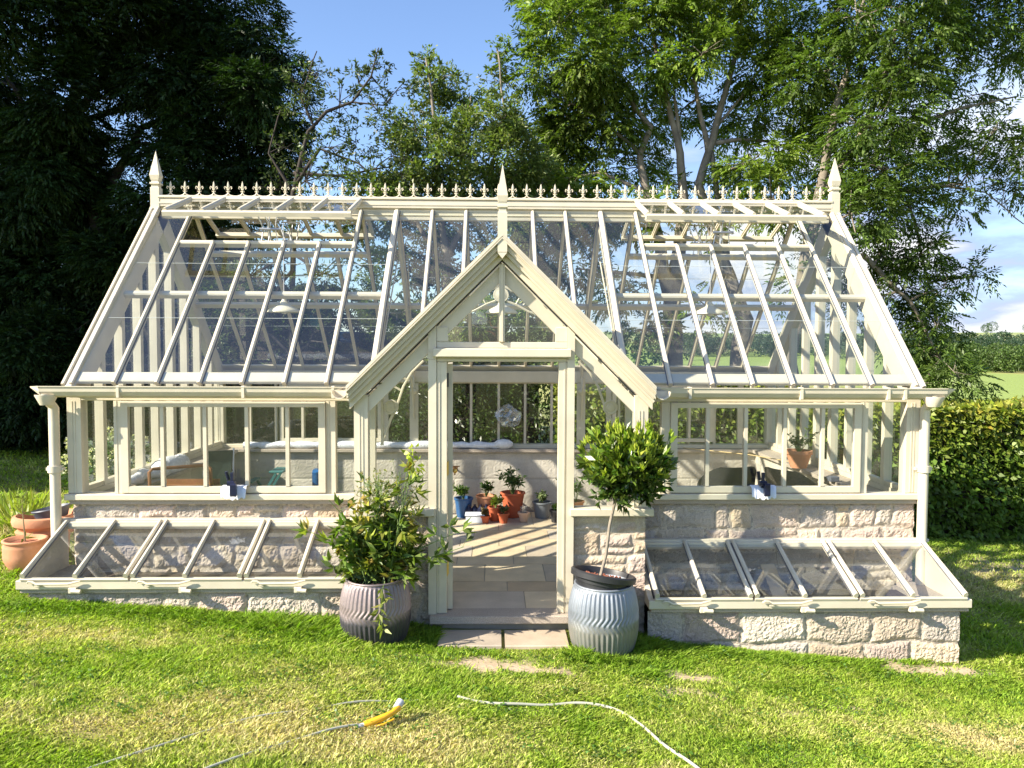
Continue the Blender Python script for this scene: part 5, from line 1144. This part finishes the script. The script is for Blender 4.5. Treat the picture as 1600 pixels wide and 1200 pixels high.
t = thing('potted_plant', (x, y, g), 'round ribbed terracotta pot with a thin woody seedling on the lawn', 'pot', 'terracotta pots on the lawn'); b.build('pot', M['terra'], t, smooth='all')
b = MB(); b.lathe([(.14, .236), (0, .245)], (x, y, g), 16); b.build('soil', M['rust'], t)
b = MB(); b.tube([(x+.0, y, g+.24), (x-.01, y, g+.40), (x-.02, y, g+.60)], [.007, .006, .003], 6); b.build('stem', M['stem'], t)
lv = Leaves(650); r = lv.r
for z in (.48, .56, .62, .27): lv.add(np.tile([x-.015, y, g+z], (7, 1)), r.normal(size=(7, 3))*np.array([1, 1, .4])+np.array([0, 0, .3]), .09, .018, (.20, .25, .05), .2)
lv.build('foliage', M['leaf'], t)
x, y = -4.13, 6.78; g = gz(x, y)
b = MB()
for k in range(5):
    a0, a1 = R(40+k*50), R(40+k*50+48); r0, r1 = .07, .10; h = (.17, .20, .19, .14, .20)[k]
    b.add([(x+r*math.cos(a), y+r*math.sin(a), g+z) for (r, z) in ((r0, 0), (r1, h), (r1-.012, h), (r0-.012, 0)) for a in (a0, a1)], [(0, 1, 3, 2), (2, 3, 5, 4), (4, 5, 7, 6), (6, 7, 1, 0), (0, 2, 4, 6), (1, 7, 5, 3)])
tag(b.build('broken_pot', M['rust']), 'broken dark red pot between the urn and the ribbed pot', 'pot', 'terracotta pots on the lawn')

# ================================================================= LAMPS
def lamp(x, y, z, label):
    t = thing('pendant_lamp', (x, y, z), label, 'lamp', 'cream pendant lamps under the ridge')
    b = MB(); b.lathe([(.0, .135), (.018, .135), (.022, .10), (.030, .085), (.038, .080), (.042, .06), (.065, .045), (.155, .0), (.172, -.022), (.172, -.030), (.160, -.026), (.15, -.008), (.06, .035), (0, .04)], (x, y, z), 32); b.build('lamp_shade', M['lampw'], t, smooth=True)
    b = MB(); b.ball((x, y, z-.015), .04, 12, (1, 1, .9)); b.build('bulb', M['bulb'], t, smooth=True)
    b = MB(); b.tube([(x, y, z+.13), (x, y, ZR-.12)], .004, 5); b.build('cord', M['greyp'], t)
lamp(-2.23, YR, 2.51, 'cream enamel pendant lamp under the left roof vents'); lamp(.075, YR, 2.51, 'cream enamel pendant lamp behind the porch gable light'); lamp(2.31, YR, 2.51, 'cream enamel pendant lamp under the right roof vents')

# ================================================================= THINGS INSIDE
# bubble wrap on the sills
b = MB(); rng = random.Random(3)
x = -3.2; pts = []; rad = []
while x < .1: pts.append((x, YB-.10, .862+rng.uniform(-.008, .008))); rad.append(rng.uniform(.034, .055)); x += .09
b.tube(pts, rad, 12); b.ball((.12, YB-.12, .88), .085, 10, (1.5, .7, .8))
tag(b.build('bubble_wrap', M['wrap'], smooth=True), 'long sausage of bubble wrap along the rear sill', 'bubble wrap', 'bubble wrap on the sills')
b = MB(); pts = []; rad = []
for k in range(14): pts.append((-3.36+.035*math.sin(k*1.3), 7.05+.10*k, .87+.01*math.sin(k*2.1))); rad.append((.03, .05, .055, .05, .06, .04, .07, .10, .085, .11, .10, .08, .10, .05)[k])
b.tube(pts, rad, 12); tag(b.build('bubble_wrap', M['wrap'], smooth=True), 'crumpled heap of bubble wrap on the left end bench', 'bubble wrap', 'bubble wrap on the sills')
# plastic bag hanging on the rear glass
b = MB(); P = []
bb = MB(); bb.ball((.18, YB-.16, 1.24), .15, 16, (1.15, .35, 1.0))
bb.v = [(x+.03*mnoise.noise(Vector((x*9, 1, z*9))), y+.05*mnoise.noise(Vector((x*14, y, z*14))), z+.05*mnoise.noise(Vector((x*8, 5, z*8)))) for x, y, z in bb.v]
tag(bb.build('plastic_bag', M['bag'], fix=False), 'crumpled clear plastic bag hanging against the rear glass', 'bag')
# tap
b = MB(); b.tube([(-.50, YB-.10, .56), (-.50, YB-.18, .56), (-.50, YB-.22, .55), (-.50, YB-.23, .50)], .012, 8); b.tube([(-.50, YB-.17, .56), (-.50, YB-.17, .60)], .008, 6); b.tube([(-.56, YB-.17, .60), (-.44, YB-.17, .60)], .008, 6); b.box(-.53, -.47, YB-.107, YB-.10, .53, .59)
tag(b.build('tap', M['bronze'], smooth=True), 'brass garden tap on the rear block wall', 'tap')
# wicker tub chairs
def tubchair(x, y, rz, m_, label):
    t = thing('tub_chair', (x, y, 0), label, 'chair', 'woven tub chairs by the right-hand bench'); m4 = Matrix.Rotation(rz, 3, 'Z')
    b = MB(); n = 18; vs = []
    for ring in range(2):
        for k in range(n+1):
            a = R(-20+220*k/n); w_ = 1-abs(k/n-.5)*2; h = .62+.28*min(1, w_*1.6)**.7
            for (r_, z) in ((.27, .40), (.31, h)):
                q = r_-(.03 if ring else 0); v = m4 @ Vector((q*math.cos(a), q*math.sin(a)*.9, z)); vs.append((x+v.x, y+v.y, v.z))
    fs = []; s = (n+1)*2
    for k in range(n): fs += [(2*k, 2*k+2, 2*k+3, 2*k+1), (s+2*k, s+2*k+1, s+2*k+3, s+2*k+2), (2*k+1, 2*k+3, s+2*k+3, s+2*k+1), (2*k, s+2*k, s+2*k+2, 2*k+2)]
    fs += [(0, 1, s+1, s), (2*n, s+2*n, s+2*n+1, 2*n+1)]; b.add(vs, fs); b.build('backrest', M[m_], t, smooth=True)
    b = MB(); b.lathe([(0, .36), (.27, .36), (.285, .38), (.27, .43), (0, .44)], (x, y, 0), 20); b.build('seat', M[m_], t, smooth=True)
    for a in (45, 135, 225, 315):
        v = m4 @ Vector((.22*math.cos(R(a)), .22*math.sin(R(a)), 0)); b = MB(); b.tube([(x+v.x, y+v.y, .37), (x+v.x*1.12, y+v.y*1.12, .002)], [.017, .013], 8); b.build('leg', M['black'], t)
tubchair(2.45, 8.0, R(190), 'chairblk', 'charcoal woven tub chair with its back to the window'); tubchair(3.08, 7.75, R(120), 'wicker', 'brown wicker tub chair turned sideways beside the orange pot')
# folded camping chair, stool, watering can, blue container
t = thing('folding_chair', (-2.75, 7.6, 0), 'folded green canvas chair standing behind the left window', 'chair')
b = MB(); a = Vector((-2.82, 7.5, .50)); b.add([(-2.86, 7.45, .55), (-2.60, 7.55, .55), (-2.62, 7.70, 1.08), (-2.84, 7.60, 1.08), (-2.86, 7.47, .55), (-2.60, 7.57, .55), (-2.62, 7.72, 1.08), (-2.84, 7.62, 1.08)], [(0, 1, 2, 3), (7, 6, 5, 4), (0, 4, 5, 1), (1, 5, 6, 2), (2, 6, 7, 3), (3, 7, 4, 0)]); b.build('backrest', M['green'], t)
b = MB(); b.add([(-2.86, 7.42, .42), (-2.60, 7.52, .42), (-2.60, 7.9, .45), (-2.86, 7.8, .45), (-2.86, 7.42, .45), (-2.60, 7.52, .45), (-2.60, 7.9, .48), (-2.86, 7.8, .48)], [(3, 2, 1, 0), (4, 5, 6, 7), (0, 1, 5, 4), (1, 2, 6, 5), (2, 3, 7, 6), (3, 0, 4, 7)]); b.build('seat', M['green'], t)
for (p, q) in (((-2.88, 7.44, .002), (-2.85, 7.62, 1.10)), ((-2.58, 7.54, .002), (-2.61, 7.72, 1.10)), ((-2.88, 7.85, .002), (-2.87, 7.42, .62)), ((-2.58, 7.95, .002), (-2.59, 7.52, .62))):
    b = MB(); b.tube([p, q], .010, 8); b.build('leg', M['steel'], t)
t = thing('tray_table', (-3.05, 7.2, 0), 'orange wooden tray table with a curved top rail behind the left window', 'table')
b = MB(); b.tube([(-3.12, 7.0, .70), (-3.13, 7.0, .97), (-3.10, 7.0, 1.0), (-2.70, 7.25, 1.0), (-2.67, 7.25, .97), (-2.66, 7.25, .70)], .016, 8); b.build('rail', M['wood'], t, smooth=True)
b = MB(); b.box(-3.15, -2.62, 6.98, 7.35, .78, .80, .003); b.box(-3.15, -2.62, 6.97, 6.98, .78, .85); b.box(-3.15, -2.62, 7.35, 7.36, .78, .85); b.build('tray', M['wood'], t)
for (x, y) in ((-3.12, 7.02), (-2.65, 7.02), (-3.12, 7.32), (-2.65, 7.32)): b = MB(); b.box(x-.015, x+.015, y-.015, y+.015, .002, .779, .003); b.build('leg', M['wood'], t)
t = thing('folding_stool', (-2.7, 9.2, 0), 'small teal folding stool standing by the rear block wall', 'stool')
for (p, q) in (((-2.95, 9.1, .002), (-2.58, 9.1, .62)), ((-2.95, 9.4, .002), (-2.58, 9.4, .62)), ((-2.58, 9.1, .002), (-2.90, 9.1, .50)), ((-2.58, 9.4, .002), (-2.90, 9.4, .50))):
    b = MB(); b.beam(p, q, .03, .022, (0, 1, 0)); b.build('leg', M['teal'], t)
b = MB(); b.box(-2.66, -2.50, 9.08, 9.42, .622, .645, .006); b.box(-2.93, -2.86, 9.08, 9.42, .502, .52, .005); b.build('seat', M['teal'], t)
t = thing('jerrycan', (-2.12, 9.55, 0), 'tall blue plastic container with a black cap by the rear wall', 'container')
b = MB(); b.box(-2.24, -2.06, 9.45, 9.65, .003, .60, .03); b.build('body', M['bluec'], t); b = MB(); b.lathe([(.045, 0), (.045, .07), (.035, .085), (0, .085)], (-2.15, 9.55, .60), 14); b.build('cap', M['black'], t)
# bamboo cane and trowel on the right bench
b = MB(); b.tube([(2.45, 9.86, .83), (3.02, 9.0, .86), (3.36, 8.15+.4, .84)], .006, 6); tag(b.build('bamboo_cane', M['straw']), 'thin bamboo cane lying across the corner of the right bench', 'cane')
b = MB(); b.box(3.28, 3.36, 7.35, 7.43, .819, .87, .005); b.tube([(3.32, 7.4, .83), (3.30, 7.7, .83)], .008, 6); tag(b.build('seed_box', M['slate']), 'small dark box and handle on the right-hand bench', 'box')
# clamps with cloth on the sashes
for (x, lab, k) in ((-2.19, 'navy quick clamp padded with white cloth on the left window', 0), (2.285, 'navy quick clamp padded with white cloth on the right window', 1)):
    t = thing('clamp', (x, 6.47, .88), lab, 'clamp', 'clamps on the window sills')
    b = MB(); b.box(x-.012, x+.012, 6.42, 6.445, .93, 1.06, .003); b.box(x-.035, x+.025, 6.40, 6.455, .95, .99, .010); b.box(x-.002, x+.045, 6.375, 6.41, .865, .975, .012); b.tube([(x-.03, 6.43, 1.0), (x-.045, 6.42, 1.07)], .014, 8); b.build('body', M['navy'], t)
    b = MB(); n = 12; vs = []
    for i in range(n+1):
        u = -.095+.21*i/n; vs += [(x+u, 6.49, .945), (x+u, 6.430-.010*math.sin(i*1.9), .935-.01*math.cos(i*1.3)), (x+u*.98, 6.425-.012*math.sin(i*2.3), .850+.010*math.sin(i*2.1)-.02*(1-abs(i/n-.5)*2))]
    b.add(vs, [(i*3+j, i*3+j+1, (i+1)*3+j+1, (i+1)*3+j) for i in range(n) for j in range(2)]); b.build('cloth', M['cloth'], t, smooth='all')

# ================================================================= PATH SLABS, HOSE, GRASS
b = MB(); b.cur = (.40, .34, .27); g = -.105
b.box(-.415, .058, 5.60, 5.925, g-.12, g+.012, .008); b.cur = (.44, .36, .27); b.box(.085, .56, 5.60, 5.925, g-.125, g+.008, .008)
tag(b.build('paving', M['paving']), kind='structure', label='two stone step slabs before the door')
def hosepts(P, off=.008):
    out = []
    P = [Vector((x, y, 0)) for x, y in P]
    for i in range(len(P)-1):
        p0, p1, p2, p3 = P[max(i-1, 0)], P[i], P[i+1], P[min(i+2, len(P)-1)]
        for k in range(6):
            t = k/6; q = .5*((2*p1)+(p2-p0)*t+(2*p0-5*p1+4*p2-p3)*t*t+(3*p1-p0-3*p2+p3)*t**3); out.append((q.x, q.y, gz(q.x, q.y)+off+.006*math.sin(q.x*14)))
    q = P[-1]; out.append((q.x, q.y, gz(q.x, q.y)+off)); return out
t = thing('garden_hose', (.5, 4.5, gz(.5, 4.5)), 'pale garden hose snaking over the lawn to the yellow spray gun', 'hose')
b = MB(); b.tube(hosepts([(-2.1, 3.2), (-1.72, 3.56), (-1.46, 3.9), (-1.22, 4.1), (-.78, 4.38), (-.45, 4.50)], .008), .0068, 8); b.tube(hosepts([(-1.45, 3.3), (-1.108, 3.72), (-.904, 3.94), (-.72, 4.07)], .014), .0068, 8)
b.tube(hosepts([(-.22, 4.60), (.03, 4.54), (.27, 4.577), (.51, 4.627), (.74, 4.588), (.86, 4.38), (.94, 4.09), (1.03, 3.87), (1.08, 3.69), (1.15, 3.3)], .016), .0085, 8); b.build('hose_run', M['hose'], t, smooth=True)
t = thing('spray_gun', (-.6, 4.14, gz(-.6, 4.14)), 'yellow and orange hose spray gun lying on dry grass', 'spray gun')
g = gz(-.6, 4.14)+.025
b = MB(); b.tube([(-.735, 4.06, g), (-.70, 4.08, g+.002)], .014, 10); b.build('connector', M['greyp'], t, smooth=True)
b = MB(); b.tube([(-.70, 4.08, g), (-.665, 4.10, g+.005), (-.60, 4.13, g+.02), (-.555, 4.165, g+.03), (-.53, 4.215, g+.035)], [.019, .021, .017, .014, .020], 12); b.tube([(-.655, 4.085, g-.01), (-.60, 4.105, g-.008), (-.545, 4.14, g+.005)], [.005, .007, .006], 6); b.build('handle', M['yellow'], t, smooth=True)
b = MB(); b.tube([(-.545, 4.20, g+.035), (-.53, 4.225, g+.045), (-.52, 4.245, g+.055)], [.016, .022, .023], 14); b.build('nozzle', M['greyp'], t, smooth=True)

# grass blades
def blocked(x, y):
    m_ = (x > -3.62) & (x < -1.1) & (y > 5.885) | (x > 1.22) & (x < 3.66) & (y > 5.885) | (x > -1.12) & (x < 1.22) & (y > 6.02) | (x > -.43) & (x < .575) & (y > 5.59) | (x > -3.6) & (x < 3.68) & (y > 6.4) & (y < 10.1)
    for (cx, cy_, rr) in ((.825, 5.68, .215), (-.885, 5.70, .215), (-4.03, 6.95, .16), (-3.98, 6.55, .11)): m_ |= (x-cx)**2+(y-cy_)**2 < rr*rr
    return m_
rg = np.random.default_rng(77)
def grass(n, xr, yr, hmul, wmul, seed):
    x = rg.uniform(*xr, n); u = rg.uniform(0, 1, n); y = yr[0]+(yr[1]-yr[0])*u**1.1
    k = ~blocked(x, y) & (np.abs(x-.02*y) < .95*y+1.0); x, y = x[k], y[k]
    xf = np.round(x/.04).astype(int); yf = np.round(y/.04).astype(int); cache = {}
    d = np.empty(len(x)); s = np.empty(len(x)); h = np.empty(len(x)); zz = np.empty(len(x)); lean = np.empty((len(x), 2))
    for i, (a, c) in enumerate(zip(xf, yf)):
        q = cache.get((a, c))
        if q is None:
            X_, Y_ = a*.04, c*.04; q = patch(X_, Y_)+(gz(X_, Y_), fbm((X_*2.2, Y_*2.6, 5), 2), mnoise.noise(Vector((X_*1.1, Y_*1.5, 2))), mnoise.noise(Vector((X_*1.3, Y_*1.3, 8))), fbm((X_*5, Y_*5, 1), 2)); cache[(a, c)] = q
        d[i] = q[0]+.45*q[6]; s[i] = q[1]; zz[i] = q[2]; h[i] = 1+1.1*q[3]+.5*q[6]; lean[i] = (q[4], q[5])
    keep = rg.uniform(0, 1, len(x)) > np.clip(s*1.15, 0, .97); x, y, d, s, h, zz, lean = [v[keep] for v in (x, y, d, s, h, zz, lean)]
    for (cx, cy_, rx, ry, a) in ((-1.7, 5.66, .35, .16, 1.6), (-1.35, 5.55, .35, .2, 1.0), (-1.25, 5.80, .14, .1, 1.8), (1.15, 5.7, .18, .18, 1.2), (.62, 5.45, .12, .08, 1.6), (-.45, 5.78, .1, .14, 1.3), (-2.6, 5.75, .9, .1, .7), (2.2, 5.75, 1.2, .10, .7), (.85, 5.4, .3, .08, 1.0), (-.55, 5.48, .2, .08, .6), (1.05, 5.2, .2, .1, .7)):
        e = np.exp(-((x-cx)/rx)**2-((y-cy_)/ry)**2); h += a*e; d -= .5*e
    d = np.clip(d, 0, 1); n = len(x); hh = .030*np.clip(h, .35, 4)*rg.uniform(.5, 1.25, n)*hmul*(1-.35*d)
    a = rg.uniform(0, 6.283, n); cn, sn = np.cos(a), np.sin(a); wv = rg.uniform(.0016, .0034, n)*wmul
    tilt = rg.normal(0, .75, (n, 2))+lean*.6+np.array([.15, -.1]); top = np.stack([x+tilt[:, 0]*hh, y+tilt[:, 1]*hh, zz+hh], 1)
    g = lambda p, q: np.array(p)[None, :]*(1-q[:, None])+np.array(q_)[None, :]*q[:, None]
    lush, mid, dry = np.array([.20, .33, .025]), np.array([.36, .45, .06]), np.array([.66, .55, .29])
    dd = np.clip(d+rg.normal(0, .16, n), 0, 1)[:, None]
    col = np.where(dd < .45, lush*(1-dd/.45)+mid*(dd/.45), mid*(1-(dd-.45)/.55)+dry*((dd-.45)/.55)); col = np.clip(col*(1+rg.normal(0, .28, (n, 1))), .01, .8)
    mid_ = np.stack([x+tilt[:, 0]*hh*.35, y+tilt[:, 1]*hh*.35, zz+hh*.55], 1); sd = np.stack([cn*wv, sn*wv, np.zeros(n)], 1); b0 = np.stack([x, y, zz-.004], 1)
    return np.stack([b0-sd, b0+sd, mid_+sd*.85, top, mid_-sd*.85], 1).reshape(-1, 3), np.repeat(col, 5, 0)
parts = [grass(410000, (-4.2, 4.4), (3.3, 6.2), .92, 1.15, 1), grass(60000, (-6.5, 6.5), (2.0, 6.4), 1.0, 1.6, 4), grass(70000, (3.7, 9), (5.9, 11), 1.5, 2.2, 2), grass(40000, (-9, -3.6), (6.0, 14), 1.7, 2.6, 3)]
V = np.concatenate([p[0] for p in parts]).astype(np.float32); C = np.concatenate([p[1] for p in parts]).astype(np.float32); n = len(V)//5
me = bpy.data.meshes.new('grass'); me.vertices.add(len(V)); me.vertices.foreach_set('co', V.ravel()); me.loops.add(n*5); me.loops.foreach_set('vertex_index', np.arange(n*5, dtype=np.int32))
me.polygons.add(n); me.polygons.foreach_set('loop_start', np.arange(0, n*5, 5, dtype=np.int32))
ca = me.color_attributes.new('Col', 'FLOAT_COLOR', 'POINT'); ca.data.foreach_set('color', np.hstack([C, np.ones((len(C), 1), np.float32)]).ravel())
me.materials.append(M['grass']); me.update(); me.validate(); o = bpy.data.objects.new('grass', me); sc.collection.objects.link(o)
tag(o, 'short lawn grass, lush green with dry straw patches', 'grass', kind='stuff')

# broad-leaved weeds in the lawn
lv = Leaves(901); r = lv.r
for k in range(260):
    x, y = r.uniform(-3.6, 3.8), r.uniform(3.9, 5.8)
    if blocked(np.array([x]), np.array([y]))[0]: continue
    n = int(r.integers(6, 22)); rr = .01+.004*n/2; P = np.stack([x+r.normal(0, rr, n), y+r.normal(0, rr, n), np.full(n, gz(x, y)+.022)+r.uniform(-.008, .012, n)], 1)
    lv.add(P, r.normal(size=(n, 3))*np.array([1, 1, .25])+np.array([0, 0, .2]), .022, .016, (.10, .19, .03), .25, flat=(0, 0, 1))
tag(lv.build('lawn_weeds', M['leaf']), 'clover and small weeds scattered through the lawn', 'weeds', kind='stuff')
